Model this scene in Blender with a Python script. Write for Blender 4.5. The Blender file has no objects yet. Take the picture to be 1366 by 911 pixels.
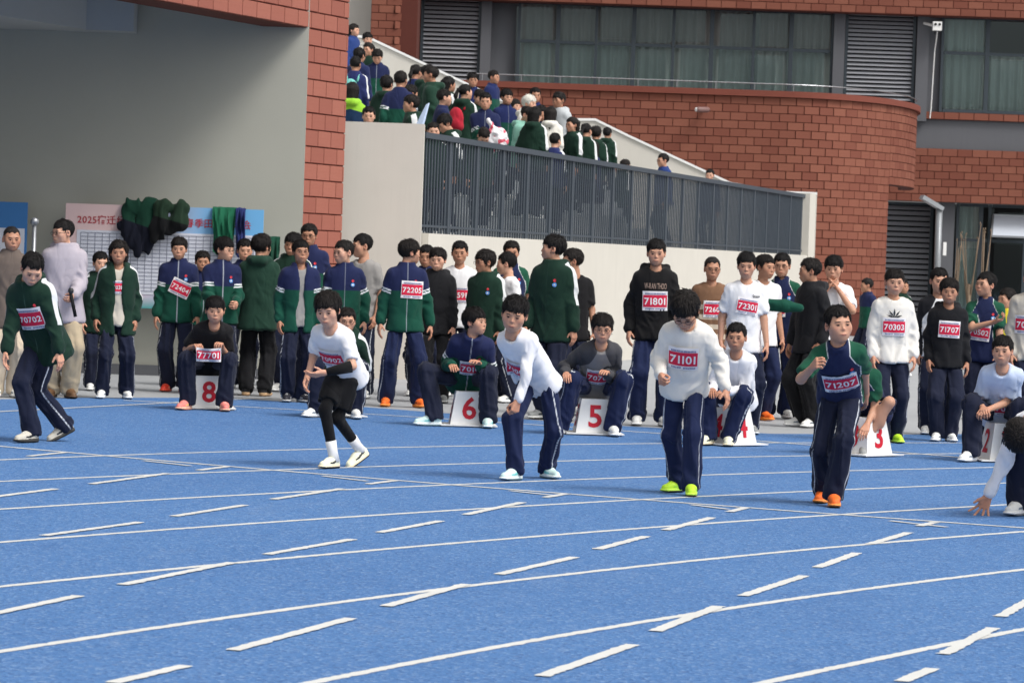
import bpy, math, random
import numpy as np
from mathutils import Matrix, Vector

scene = bpy.context.scene
COL = scene.collection
PI = math.pi

# ------------------------------------------------------------------ camera
FPX, EYE, ROLL, HORIZON = 4600.0, 1.5, 0.035, 345.0      # focal length and horizon in pixels of a 1366 x 911 frame
cam_data = bpy.data.cameras.new('camera')
cam_data.sensor_width = 36.0
cam_data.lens = FPX / 1366 * 36.0
cam_data.clip_end = 2000.0
cam_data.dof.use_dof = True
cam_data.dof.focus_distance = 24.0
cam_data.dof.aperture_fstop = 11.0
cam = bpy.data.objects.new('camera', cam_data)
COL.objects.link(cam)
CAM_R = Matrix.Rotation(PI / 2 - math.atan((455.5 - HORIZON) / FPX), 3, 'X') @ Matrix.Rotation(ROLL, 3, 'Z')
cam.matrix_world = Matrix.Translation((0, 0, EYE)) @ CAM_R.to_4x4()
scene.camera = cam

# ------------------------------------------------------------------ daylight: bright overcast
SUN_EL, SUN_AZ = math.radians(52), math.radians(128)      # azimuth clockwise from +Y: behind the camera, to the right
world = bpy.data.worlds.new('World')
scene.world = world
world.use_nodes = True
wn, wl = world.node_tree.nodes, world.node_tree.links
sky = wn.new('ShaderNodeTexSky')
sky.sky_type = 'NISHITA'
sky.sun_disc = False
sky.sun_elevation = SUN_EL
sky.sun_rotation = SUN_AZ
sky.dust_density = 4.0
hsv = wn.new('ShaderNodeHueSaturation')
hsv.inputs['Saturation'].default_value = 0.10             # a veil of cloud takes the blue out of the sky
wl.new(sky.outputs[0], hsv.inputs['Color'])
wl.new(hsv.outputs[0], wn['Background'].inputs[0])
wn['Background'].inputs[1].default_value = 0.13
sun_data = bpy.data.lights.new('sun', 'SUN')
sun_data.energy = 1.4
sun_data.angle = math.radians(20)
sun_data.color = (1.0, 0.965, 0.92)
sun = bpy.data.objects.new('sun', sun_data)
COL.objects.link(sun)
sd = Vector((math.sin(SUN_AZ) * math.cos(SUN_EL), math.cos(SUN_AZ) * math.cos(SUN_EL), math.sin(SUN_EL)))
sun.rotation_euler = sd.to_track_quat('Z', 'Y').to_euler()
vs = scene.view_settings
vs.view_transform = 'Standard'
vs.look = 'None'
vs.exposure = 0.47
vs.gamma = 1.0
scene.cycles.max_bounces = 6
scene.cycles.transparent_max_bounces = 12

# ------------------------------------------------------------------ pixel <-> place
def ray(px, py):
    return CAM_R @ Vector(((px - 683) / FPX, (455.5 - py) / FPX, -1.0))
def G(px, py, z=0.0):
    """ground point seen at a pixel of the photograph"""
    d = ray(px, py)
    t = (z - EYE) / d.z
    return Vector((d.x * t, d.y * t, z))
def AT(px, py, Y):
    """point at depth Y seen at a pixel"""
    d = ray(px, py)
    t = Y / d.y
    return Vector((d.x * t, Y, EYE + d.z * t))

# ------------------------------------------------------------------ objects
def srgb(r, g, b):
    f = lambda c: (c / 255 / 12.92) if c <= 10 else ((c / 255 + 0.055) / 1.055) ** 2.4
    return (f(r), f(g), f(b))
def tag(o, label=None, cat=None, group=None, kind=None):
    if label: o['label'] = label
    if cat: o['category'] = cat
    if group: o['group'] = group
    if kind: o['kind'] = kind
    return o
def link(o, parent=None):
    COL.objects.link(o)
    if parent is not None: o.parent = parent
    return o
def empty(name, loc=(0, 0, 0), rz=0.0, parent=None):
    o = bpy.data.objects.new(name, None)
    o.empty_display_size = 0.1
    o.location = loc
    o.rotation_euler = (0, 0, rz)
    return link(o, parent)
def np_mesh(name, V, Q, mats=(), smooth=True, mat_idx=None, vec=None, col=None, T=None):
    """mesh from arrays: V n x 3, Q m x 4 quads, T k x 3 triangles"""
    me = bpy.data.meshes.new(name)
    V = np.asarray(V, np.float32)
    Q = np.zeros((0, 4), np.int32) if Q is None or len(Q) == 0 else np.asarray(Q, np.int32)
    T = np.zeros((0, 3), np.int32) if T is None or len(T) == 0 else np.asarray(T, np.int32)
    me.vertices.add(len(V))
    me.vertices.foreach_set('co', V.ravel())
    nl = Q.size + T.size
    me.loops.add(nl)
    me.loops.foreach_set('vertex_index', np.concatenate([Q.ravel(), T.ravel()]))
    me.polygons.add(len(Q) + len(T))
    st = np.concatenate([np.arange(len(Q)) * 4, Q.size + np.arange(len(T)) * 3])
    me.polygons.foreach_set('loop_start', st.astype(np.int32))
    for m in mats: me.materials.append(m)
    if mat_idx is not None: me.polygons.foreach_set('material_index', np.asarray(mat_idx, np.int32))
    me.polygons.foreach_set('use_smooth', np.full(len(Q) + len(T), smooth))
    if vec is not None:
        a = me.attributes.new('feat', 'FLOAT_VECTOR', 'POINT')
        a.data.foreach_set('vector', np.asarray(vec, np.float32).ravel())
    if col is not None:
        a = me.attributes.new('tint', 'FLOAT_COLOR', 'POINT')
        c = np.ones((len(V), 4), np.float32); c[:, :3] = col
        a.data.foreach_set('color', c.ravel())
    me.update(calc_edges=True)
    me.validate()
    return me
def obj(name, me, parent=None, mat=None):
    o = bpy.data.objects.new(name, me)
    if mat is not None:
        if len(me.materials) == 0: me.materials.append(mat)
    return link(o, parent)

class MB:
    """collects boxes, prisms and tubes; build() links them as ONE mesh object"""
    def __init__(s): s.v, s.f = [], []
    def add(s, vs, fs):
        n = len(s.v); s.v += [tuple(v) for v in vs]; s.f += [tuple(i + n for i in f) for f in fs]; return s
    def box(s, lo, hi, bev=0.0):
        (x0, y0, z0), (x1, y1, z1) = lo, hi
        return s.add([(x0,y0,z0),(x1,y0,z0),(x1,y1,z0),(x0,y1,z0),(x0,y0,z1),(x1,y0,z1),(x1,y1,z1),(x0,y1,z1)],
                     [(0,3,2,1),(4,5,6,7),(0,1,5,4),(1,2,6,5),(2,3,7,6),(3,0,4,7)])
    def prism(s, bottom, top):
        n = len(bottom)
        return s.add(list(bottom) + list(top), [tuple(range(n))[::-1], tuple(range(n, 2*n))] + [(i, (i+1) % n, n + (i+1) % n, n + i) for i in range(n)])
    def bar(s, a, b, w, d, up=(0, 0, 1)):
        a, b = Vector(a), Vector(b); t = (b - a).normalized(); u = t.cross(Vector(up))
        if u.length < 1e-4: u = t.cross(Vector((1, 0, 0)))
        u.normalize(); n = u.cross(t)
        q = [u*w/2 + n*d/2, -u*w/2 + n*d/2, -u*w/2 - n*d/2, u*w/2 - n*d/2]
        return s.prism([a + c for c in q], [b + c for c in q])
    def tube(s, pts, r, n=8, cap=True):
        pts = [Vector(p) for p in pts]; rr = r if hasattr(r, '__len__') else [r] * len(pts)
        base = len(s.v); prev = None
        for i, p in enumerate(pts):
            t = (pts[min(i+1, len(pts)-1)] - pts[max(i-1, 0)]).normalized()
            u = t.cross(Vector((0, 0, 1)) if prev is None else prev)
            if prev is not None: u = prev - t * prev.dot(t)
            if u.length < 1e-4: u = t.cross(Vector((1, 0, 0)))
            u.normalize(); prev = u; w = t.cross(u)
            for k in range(n):
                a = 2 * PI * k / n
                s.v.append(tuple(p + (u * math.cos(a) + w * math.sin(a)) * rr[i]))
        for i in range(len(pts) - 1):
            for k in range(n):
                k2 = (k + 1) % n
                s.f.append((base+i*n+k, base+i*n+k2, base+(i+1)*n+k2, base+(i+1)*n+k))
        if cap:
            s.f.append(tuple(base + k for k in range(n))[::-1]); m = base + (len(pts)-1)*n
            s.f.append(tuple(m + k for k in range(n)))
        return s
    def mesh(s, name, mat=None, smooth=False):
        me = bpy.data.meshes.new(name); me.from_pydata(s.v, [], s.f); me.update()
        if mat is not None: me.materials.append(mat)
        if smooth: me.shade_smooth()
        return me
    def build(s, name, mat, parent=None, smooth=False):
        return obj(name, s.mesh(name, mat, smooth), parent)

# ------------------------------------------------------------------ materials
class NT:
    def __init__(s, name):
        s.m = bpy.data.materials.new(name); s.m.use_nodes = True
        s.t = s.m.node_tree; s.n, s.l = s.t.nodes, s.t.links
        s.b = s.n['Principled BSDF']
        s.b.inputs['Specular IOR Level'].default_value = 0.3
    def new(s, kind, **kw):
        n = s.n.new(kind)
        for k, v in kw.items(): setattr(n, k, v)
        return n
    def put(s, sock, val):
        if hasattr(val, 'links') or isinstance(val, bpy.types.NodeSocket): s.l.new(val, sock)
        elif hasattr(val, '__len__') and len(val) == 3 and sock.type == 'RGBA': sock.default_value = (*val, 1)
        else: sock.default_value = val
    def math(s, op, a, b=None, clamp=False):
        n = s.new('ShaderNodeMath', operation=op, use_clamp=clamp)
        s.put(n.inputs[0], a)
        if b is not None: s.put(n.inputs[1], b)
        return n.outputs[0]
    def noise(s, scale, detail=3.0, rough=0.55, vec=None, dist=0.0):
        n = s.new('ShaderNodeTexNoise'); s.put(n.inputs['Scale'], scale); s.put(n.inputs['Detail'], detail)
        s.put(n.inputs['Roughness'], rough); s.put(n.inputs['Distortion'], dist)
        if vec is not None: s.l.new(vec, n.inputs['Vector'])
        return n.outputs['Fac']
    def mix(s, fac, a, b, mode='MIX'):
        n = s.new('ShaderNodeMix', data_type='RGBA', blend_type=mode)
        s.put(n.inputs[0], fac); s.put(n.inputs[6], a); s.put(n.inputs[7], b)
        return n.outputs[2]
    def ramp(s, fac, lo, hi, a=0.0, b=1.0):
        n = s.new('ShaderNodeMapRange'); s.put(n.inputs[0], fac)
        for i, v in enumerate((lo, hi, a, b)): s.put(n.inputs[i + 1], v)
        return n.outputs[0]
    def coords(s, which='Object'):
        return s.new('ShaderNodeTexCoord').outputs[which]
    def mapped(s, vec, scale=(1, 1, 1)):
        n = s.new('ShaderNodeMapping'); s.l.new(vec, n.inputs['Vector']); n.inputs['Scale'].default_value = scale
        return n.outputs[0]
    def bump(s, h, strength=0.3, dist=0.01):
        n = s.new('ShaderNodeBump'); s.put(n.inputs['Strength'], strength); s.put(n.inputs['Distance'], dist)
        s.l.new(h, n.inputs['Height']); s.l.new(n.outputs[0], s.b.inputs['Normal'])
    def out(s, color, rough=0.8, metal=0.0, spec=None):
        s.put(s.b.inputs['Base Color'], color); s.put(s.b.inputs['Roughness'], rough); s.b.inputs['Metallic'].default_value = metal
        if spec is not None: s.b.inputs['Specular IOR Level'].default_value = spec
        return s.m
_plain = {}
def plain(rgb, rough=0.7, metal=0.0, var=0.12, spec=0.3):
    """painted or solid material with faint unevenness"""
    k = (tuple(rgb), rough, metal, var)
    if k not in _plain:
        t = NT('paint_%d_%d_%d' % tuple(rgb))
        c = srgb(*rgb)
        f = t.noise(6.0, 4.0, 0.6, t.coords())
        a = tuple(x * (1 - var) for x in c); b = tuple(min(1, x * (1 + var)) for x in c)
        _plain[k] = t.out(t.mix(f, a, b), rough, metal, spec)
    return _plain[k]
rng = random.Random(7)
# ================================================================== the setting
def mat_track():
    t = NT('blue_track'); c = t.coords()
    big = t.noise(0.35, 4.0, 0.6, c); mid = t.noise(7.0, 4.0, 0.7, c); fine = t.noise(95.0, 2.0, 0.6, c)
    vor = t.new('ShaderNodeTexVoronoi'); t.l.new(c, vor.inputs['Vector']); vor.inputs['Scale'].default_value = 62.0
    sep = t.new('ShaderNodeSeparateColor'); t.l.new(vor.outputs['Color'], sep.inputs[0])
    a = t.mix(big, srgb(62, 103, 156), srgb(82, 124, 174))
    a = t.mix(t.ramp(mid, 0.35, 0.75, 0, 0.35), a, srgb(100, 134, 182))
    a = t.mix(t.ramp(sep.outputs[0], 0.72, 1.0, 0, 0.6), a, srgb(134, 158, 190))
    a = t.mix(t.ramp(sep.outputs[1], 0.75, 1.0, 0, 0.65), a, srgb(48, 78, 126))
    sc = t.noise(1.1, 6.0, 0.72, t.mapped(c, (1, 0.45, 1)), 0.6); a = t.mix(t.ramp(sc, 0.58, 0.78, 0, 0.30), a, srgb(132, 150, 176)); a = t.mix(t.ramp(sc, 0.42, 0.24, 0, 0.30), a, srgb(46, 78, 132))
    t.bump(t.math('ADD', vor.outputs['Distance'], fine), 0.6, 0.006)
    return t.out(a, 0.85, spec=0.2)
def mat_line():
    t = NT('line_paint'); c = t.coords()
    w = t.noise(60.0, 3.0, 0.7, c); b = t.noise(2.0, 3.0, 0.6, c)
    a = t.mix(b, srgb(196, 196, 192), srgb(216, 216, 213))
    a = t.mix(t.ramp(w, 0.60, 0.72, 0, 0.55), a, srgb(140, 165, 205))
    t.bump(w, 0.5, 0.004)
    return t.out(a, 0.75)
def mat_wall(name, rgb, dirt=0.15, streak=True):
    t = NT(name); c = t.coords()
    n = t.noise(0.9, 5.0, 0.65, c); s = t.noise(3.0, 4.0, 0.6, t.mapped(c, (4, 4, 0.25))); f = t.noise(70, 2, 0.5, c)
    base = srgb(*rgb)
    a = t.mix(t.ramp(n, 0.3, 0.75, 0, 1), base, tuple(x * (1 - dirt) for x in base))
    if streak: a = t.mix(t.ramp(s, 0.52, 0.8, 0, 0.45), a, tuple(x * (1 - 1.6 * dirt) for x in base))
    t.bump(f, 0.25, 0.004)
    return t.out(a, 0.88, spec=0.2)
def mat_brick(name='red_clay_tile', pal=((118, 69, 56), (134, 84, 68), (108, 62, 50))):
    t = NT(name); c = t.coords()
    oi = t.new('ShaderNodeObjectInfo'); g = t.new('ShaderNodeNewGeometry')
    r = t.math('FRACT', t.math('ADD', oi.outputs['Random'], g.outputs['Random Per Island']))
    n = t.noise(5.0, 4.0, 0.65, t.coords('Generated'))
    a = t.mix(r, srgb(*pal[0]), srgb(*pal[1]))
    a = t.mix(t.ramp(n, 0.45, 0.8, 0, 0.4), a, srgb(*pal[2]))
    t.bump(t.noise(60, 3, 0.6, c), 0.3, 0.004)
    return t.out(a, 0.8, spec=0.2)
def mat_glass():
    t = NT('window_glass')
    t.n.remove(t.b)
    gl = t.new('ShaderNodeBsdfGlossy'); gl.inputs['Roughness'].default_value = 0.03; gl.inputs['Color'].default_value = (0.8, 0.9, 0.92, 1)
    tr = t.new('ShaderNodeBsdfTransparent'); tr.inputs['Color'].default_value = (0.82, 0.86, 0.86, 1)
    fr = t.new('ShaderNodeFresnel'); fr.inputs['IOR'].default_value = 1.5
    mx = t.new('ShaderNodeMixShader')
    t.l.new(t.math('MULTIPLY', fr.outputs[0], 0.9, True), mx.inputs[0]); t.l.new(tr.outputs[0], mx.inputs[1]); t.l.new(gl.outputs[0], mx.inputs[2])
    t.l.new(mx.outputs[0], t.n['Material Output'].inputs[0])
    return t.m
def mat_paving():
    t = NT('grey_paving'); c = t.coords()
    n = t.noise(0.8, 5, 0.65, c); m = t.noise(14, 4, 0.7, c); f = t.noise(120, 2, 0.5, c)
    a = t.mix(n, srgb(150, 152, 154), srgb(172, 174, 176)); a = t.mix(t.ramp(m, 0.5, 0.8, 0, 0.4), a, srgb(134, 136, 140))
    t.bump(f, 0.3, 0.004)
    return t.out(a, 0.85, spec=0.2)
M_TRACK, M_LINE, M_BRICK, M_GLASS, M_PAVE = mat_track(), mat_line(), mat_brick(), mat_glass(), mat_paving()
M_CREAM = mat_wall('cream_render', (205, 200, 190), 0.08)
M_BRICK2 = mat_brick('pale_clay_tile', ((146, 88, 75), (160, 100, 85), (136, 80, 68)))
M_GREYWALL = mat_wall('grey_render', (172, 171, 160), 0.07, False)
M_CONC = mat_wall('pale_concrete', (168, 172, 174), 0.06, False)
M_DARKWALL = mat_wall('dark_grey_render', (98, 99, 103), 0.08)
M_MORTAR = plain((88, 46, 38), 0.95)
M_RAIL = plain((62, 70, 79), 0.45, 0.0, 0.10)
M_LOUVRE = plain((150, 151, 156), 0.5, 0.0, 0.08)
M_BLACK = plain((22, 22, 24), 0.8)
M_FRAME = plain((58, 66, 72), 0.4, 0.0, 0.08)
M_WHITE = plain((232, 231, 228), 0.5, 0.0, 0.04)
M_RED = plain((196, 30, 50), 0.55, 0.0, 0.06)
M_STEEL = plain((150, 152, 155), 0.35, 0.7, 0.05)

def sheet(name, pts, z, mat, kind='structure', parent=None):
    me = bpy.data.meshes.new(name); me.from_pydata([(p[0], p[1], z) for p in pts], [], [tuple(range(len(pts)))]); me.update()
    o = obj(name, me, parent, mat)
    return tag(o, kind=kind) if parent is None else o
sheet('ground', [(-400, -60), (400, -60), (400, 900), (-400, 900)], 0.0, M_PAVE)
border = [G(x, y) for x, y in ((0, 533), (100, 531), (300, 531), (430, 539), (600, 552), (780, 566), (1030, 579), (1200, 580), (1366, 579))]
b0, b1 = border[0], border[-1]
trk = [(-90, -40), (90, -40), (90, b1.y + 12), (b1.x + 14, b1.y + 3)] + [(p.x, p.y) for p in border[::-1]] + [(b0.x - 12, b0.y - 0.5), (-90, b0.y - 6)]
sheet('running_track', trk, 0.004, M_TRACK)
track = bpy.data.objects['running_track']

LANES = [[(0,613),(128,609),(350,604),(690,595),(900,591),(1016,590.5),(1180,591.5),(1316,592)],
[(0,642.5),(197,633),(350,629.8),(422,627.6),(681,617.4),(706,616),(900,611.8),(1030,609),(1247,606.6)],
[(0,680),(350,659.7),(455,654),(596,648),(668,645.6),(731,641.7),(905,634.6),(1030,631.5),(1247,626.4),(1336,623.8)],
[(0,723.7),(350,699),(596,682.7),(647,680),(680,676),(854,666.9),(1030,658),(1126,653.8),(1336,645.6)],
[(0,785.6),(179,764.3),(350,748),(424.6,739.9),(690,719),(900,702.5),(1030,693.3),(1126,687.9),(1344,673.3)],
[(0,871.4),(179,843.8),(350,817.8),(519,794.3),(690,774.8),(1030,740.3),(1159.5,726.3),(1366,709.6)],
[(422,911),(690,859),(834,834.8),(1030,804),(1195,781.8),(1366,760.5)],
[(1024,911),(1195,875),(1366,840.4)]]
CROSS = [[(0,596.4),(123,607),(218,615.3),(350,627),(519,641),(680,654.2),(854,666.9),(1030,680.2),(1126,687.9),(1366,705.3)],
         [(190,537),(400,546),(828,575.6),(898,580.8),(1049,592.5),(1180,603),(1280,609.7)],
         [(0,550),(120,543.5),(240,537.5)]]
def ribbon(name, pts, width, z, mat, deg=2, extend=3.0, parent=None):
    g = np.array([G(x, y)[:2] for x, y in pts])
    d = g[-1] - g[0]; L = np.hypot(*d); d = d / L; n = np.array([-d[1], d[0]])
    s = (g - g[0]) @ d; w = (g - g[0]) @ n
    c = np.polyfit(s, w, min(deg, len(g) - 1))
    ss = np.linspace(-extend, L + extend, max(6, int((L + 2 * extend) / 0.035)))
    P = g[0] + ss[:, None] * d + np.polyval(c, ss)[:, None] * n
    T = np.gradient(P, axis=0); T /= np.linalg.norm(T, axis=1)[:, None]; N = np.stack([-T[:, 1], T[:, 0]], 1) * width / 2
    wob = np.random.RandomState(int(abs(pts[0][0] * 7 + pts[0][1] * 3)) % 9999); j1 = 1 + 0.10 * wob.randn(len(P))[:, None]; j2 = 1 + 0.10 * wob.randn(len(P))[:, None]
    k = len(P); V = np.zeros((2 * k, 3)); V[:k, :2] = P + N * j1; V[k:, :2] = P - N * j2; V[:, 2] = z
    Q = [(i, k + i, k + i + 1, i + 1) for i in range(k - 1)]
    return obj(name, np_mesh(name, V, Q, [mat], False), parent)
for i, l in enumerate(LANES): ribbon('lane_line', l, 0.054, 0.006, M_LINE, 2, 4.0, track)
for i, l in enumerate(CROSS): ribbon('start_line', l, 0.055, 0.0072 + 0.0004 * i, M_LINE, 2 if i < 2 else 1, (4.0, 0.3, 2.0)[i], track)
DASH = [(-30,667,74,653.3),(38,609.7,87,604.6),(122,646.9,223,632.8),(265,628.4,305,623.3),(232,690,327,675),(58,716,188,698),
 (192,615.6,254,622.5),(-20,823,105,796.4),(163,781.8,310,752),(150,913,248.5,889.9),(310,869.4,468,826.6),(364,667.4,456.6,653.3),
 (490,646.9,527,642.3),(506.5,711.7,588.5,696.3),(620.6,687.9,697,671.5),(355,741,470.7,720.7),(430,636,491,643),(514,810.5,622,781),
 (665,767.7,767,744.6),(727,664.8,757,659.7),(680,655.8,734,661.7),(796.6,734,862,716.8),(887.5,708.4,950,691.7),(922,674.5,972,680.7),
 (973,684,996.4,678),(722,904,844,861.7),(873.5,843.8,959,810.5),(990,796.4,1073.6,769.5),(1187.7,696,1263,704.5),(1226,703,1248,698),
 (1161,727,1213,711.7),(1090,758.4,1144,739),(1259,874.5,1325,839.4),(1334,824,1390,793),(1202,911,1244,893.7)]
THIN = {(192,615.6,254,622.5),(430,636,491,643),(680,655.8,734,661.7),(922,674.5,972,680.7),(1187.7,696,1263,704.5)}
for k, (xa, ya, xb, yb) in enumerate(DASH):
    ribbon('lane_dash', [(xa, ya), (xb, yb)], 0.045 if (xa,ya,xb,yb) in THIN else 0.058, 0.0084 + 0.0003 * (k % 3), M_LINE, 1, 0.0, track)

# ------------------------------------------------------------------ tiles
TILE_W, TILE_H, TILE_D = 0.37, 0.185, 0.02
def tile_mesh(w, h, d, mat, name='brick'):
    m = MB(); b = 0.006
    w2, h2 = w / 2, h / 2
    m.add([(-w2, 0, -h2), (w2, 0, -h2), (w2, 0, h2), (-w2, 0, h2), (-w2+b, -d, -h2+b), (w2-b, -d, -h2+b), (w2-b, -d, h2-b), (-w2+b, -d, h2-b)],
          [(4,5,6,7),(0,1,5,4),(1,2,6,5),(2,3,7,6),(3,0,4,7)])
    return m.mesh(name, mat)
_TM = {}
def tiles_on(parent, path, z0, z1, limit, view=None, keep=None, tw=None, th=None, mat=None):
    """clay tiles on a vertical face that follows path (list of (x,y), outward side = right hand of travel reversed -> towards -normal).
    returns the number made as single parts; the rest are one joined part."""
    tw = tw or TILE_W; th = th or TILE_H; mat = mat or M_BRICK
    P = [Vector((a[0], a[1])) for a in path]; S = [0]
    for a, b in zip(P, P[1:]): S.append(S[-1] + (b - a).length)
    def at(s):
        s = min(max(s, 0), S[-1] - 1e-6)
        i = max(k for k in range(len(S) - 1) if S[k] <= s)
        d = (P[i+1] - P[i]).normalized(); return P[i] + d * (s - S[i]), d
    rows = max(1, round((z1 - z0) / th)); hh = (z1 - z0) / rows; lst = []
    for r in range(rows):
        s = -(tw / 2) * (r % 2)
        while s < S[-1] - 0.02:
            a, b = max(s, 0), min(s + tw, S[-1])
            if b - a > 0.03:
                p, d = at((a + b) / 2)
                q = (p.x, p.y, z0 + (r + 0.5) * hh)
                if keep is None or keep(q): lst.append((q, d, b - a, hh))
            s += tw
    lst.sort(key=lambda e: (Vector(e[0]) - Vector((0, 0, 1.5))).length if view is None else view(e[0]))
    inv = parent.matrix_world.inverted()
    for q, d, w, h in lst[:limit]:
        key = (round(w, 3), round(h, 4), mat.name)
        if key not in _TM: _TM[key] = tile_mesh(w - 0.009, h - 0.009, TILE_D, mat)
        o = obj('brick', _TM[key], parent); o.location = (q[0], q[1], q[2] + rng.uniform(-0.001, 0.001))
        o.rotation_euler = (rng.uniform(-0.004, 0.004), 0, math.atan2(d.y, d.x))
    if lst[limit:]:
        V, Q = [], []
        for q, d, w, h in lst[limit:]:
            key = (round(w, 3), round(h, 4), mat.name)
            me = tile_mesh(w - 0.009, h - 0.009, TILE_D, mat) if key not in _TM else _TM[key]
            _TM.setdefault(key, me)
            a = math.atan2(d.y, d.x); c, s_ = math.cos(a), math.sin(a); n = len(V)
            for v in me.vertices: V.append((q[0] + c*v.co.x - s_*v.co.y, q[1] + s_*v.co.x + c*v.co.y, q[2] + v.co.z))
            for p in me.polygons: Q.append([n + i for i in p.vertices])
        o = obj('brick_field', np_mesh('brick_field', V, Q, [mat], False), parent); o['kind'] = 'stuff'
    return min(limit, len(lst))

# ------------------------------------------------------------------ gatehouse on the left: tiled frame, grey wall behind
ga = empty('gatehouse'); tag(ga, 'gatehouse with red tiled portal frame in front of a shaded grey wall', 'building')
YL = 40.0
pl = AT(404, 290, YL); ang = math.radians(69); gd = Vector((math.cos(ang), math.sin(ang), 0))
gn = Vector((-gd.y, gd.x, 0))                                   # pointing into the gatehouse (left)
zb = AT(412, 38, YL).z
MB().box((-16, YL, 0), (pl.x - 0.002, YL + 0.3, 6.2)).build('wall', M_GREYWALL, ga)
def along(s, t=0.0): return Vector((pl.x, pl.y, 0)) + gd * s + gn * t
LP, LB = 1.16, 12.5
pil = [along(0.004, 0.03), along(LP, 0.03), along(LP, 0.9), along(0.35, 0.9)]
pillar = MB().prism([(p.x, p.y, 0) for p in pil], [(p.x, p.y, zb) for p in pil]).build('pillar', M_MORTAR, ga)
bm = [along(-LB, 0.03), along(LP, 0.03), along(LP, 0.5), along(-LB, 0.5)]
beam = MB().prism([(p.x, p.y, zb + 0.002) for p in bm], [(p.x, p.y, 7.0) for p in bm]).build('beam', M_MORTAR, ga)
face_path = lambda a, b: [(along(a, 0.03).x, along(a, 0.03).y), (along(b, 0.03).x, along(b, 0.03).y)]
tiles_on(pillar, face_path(0.006, LP), 0.0, zb, 300, th=0.19, mat=M_BRICK2)
tiles_on(beam, face_path(-LB, LP), zb + 0.006, zb + 0.006 + 0.19 * 8, 120, view=lambda q: q[2] * 2 - q[1], th=0.19, mat=M_BRICK2)
rf = [along(-LB, 0.52), along(0.4, 0.52), (-16, YL + 0.3, 0), (-16, YL - LB * 0.93, 0)]
MB().box((-16, YL - 10, 0), (-15.7, YL - 0.002, 4.745)).build('added_shade_wall', M_GREYWALL, ga)  # side wall out of view, added to keep light off the grey wall
MB().prism([(p[0], p[1], 4.75) for p in rf], [(p[0], p[1], 6.2) for p in rf]).build('roof_slab', M_CONC, ga)  # slab above the frame, set low so the upper wall falls darker
a_, b_, c_ = AT(178, 40, 39.6), AT(115, 40, 39.55), AT(0, 18, 37.6)
zz = b_.z; dl = (Vector(c_) - Vector(b_)); d_ = c_ + dl * 2.0
bt = [(a_.x, YL - 0.01, zz), (a_.x, a_.y, zz), (b_.x, b_.y, zz), (d_.x, d_.y, zz), (d_.x - 2, YL - 0.01, zz)]
MB().prism(bt[::-1], [(p[0], p[1], 4.745) for p in bt[::-1]]).build('ceiling_beam', M_CONC, ga)
MB().box((-15.9, YL - 0.05, 0.0), (pl.x - 0.01, YL - 0.002, 0.12)).build('skirting', M_DARKWALL, ga)

# ------------------------------------------------------------------ podium with railing
YB = 41.5
xl, xc = AT(440, 300, YB).x, AT(566, 170, YB).x
zt = AT(500, 163.5, YB).z
R0, R1 = Vector((xc, YB, 0)), Vector((AT(1078, 300, 69.5).x, 69.5, 0))
rd = (R1 - R0).normalized(); rn = Vector((-rd.y, rd.x, 0)); RL = (R1 - R0).length
Z0, Z1 = 1.80, 2.96
pod = empty('podium'); tag(pod, 'cream rendered podium wall below the grey railing', 'wall')
MB().box((xl - 0.6, YB, 0), (xc, YB + 0.35, zt)).build('front_wall', M_CREAM, pod)
q = [R0 + rd * 0.36, R1, R1 + rn * 0.35, R0 + rd * 0.36 + rn * 0.35]
MB().prism([(p.x, p.y, 0) for p in q], [(p.x, p.y, Z0 - 0.03) for p in q]).build('side_wall', M_CREAM, pod)
q = [R1 + rd * 0.002 - rn * 0.02, R1 + rd * 0.75 - rn * 0.02, R1 + rd * 0.75 + rn * 0.4, R1 + rd * 0.002 + rn * 0.4]
MB().prism([(p.x, p.y, 0) for p in q], [(p.x, p.y, Z1 + 0.06) for p in q]).build('end_post', M_CREAM, pod)
rail = empty('stair_railing'); tag(rail, 'long dark grey railing of upright slats on the podium edge', 'railing')
mid = rn * 0.12
MB().bar(R0 + rd * 0.37 + mid + Vector((0, 0, Z1)), R1 + mid + Vector((0, 0, Z1)), 0.09, 0.07).build('top_rail', M_RAIL, rail)
MB().bar(R0 + rd * 0.37 + mid + Vector((0, 0, Z0 + 0.06)), R1 + mid + Vector((0, 0, Z0 + 0.06)), 0.03, 0.03).build('bottom_rail', M_RAIL, rail)
slat_me = MB().box((-0.022, -0.008, Z0 - 0.03), (0.022, 0.008, Z1 - 0.036)).mesh('slat', M_RAIL)
post_me = MB().box((-0.05, -0.02, Z0 - 0.03), (0.05, 0.02, Z1 - 0.036)).mesh('post', M_RAIL)
ns = int((RL - 0.5) / 0.135)
for i in range(ns + 1):
    p = R0 + rd * (0.42 + i * (RL - 0.5) / ns) + mid
    o = obj('post' if i % 10 == 9 else 'slat', post_me if i % 10 == 9 else slat_me, rail)
    o.location = (p.x, p.y, 0); o.rotation_euler = (0, 0, math.atan2(rd.y, rd.x))
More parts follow.
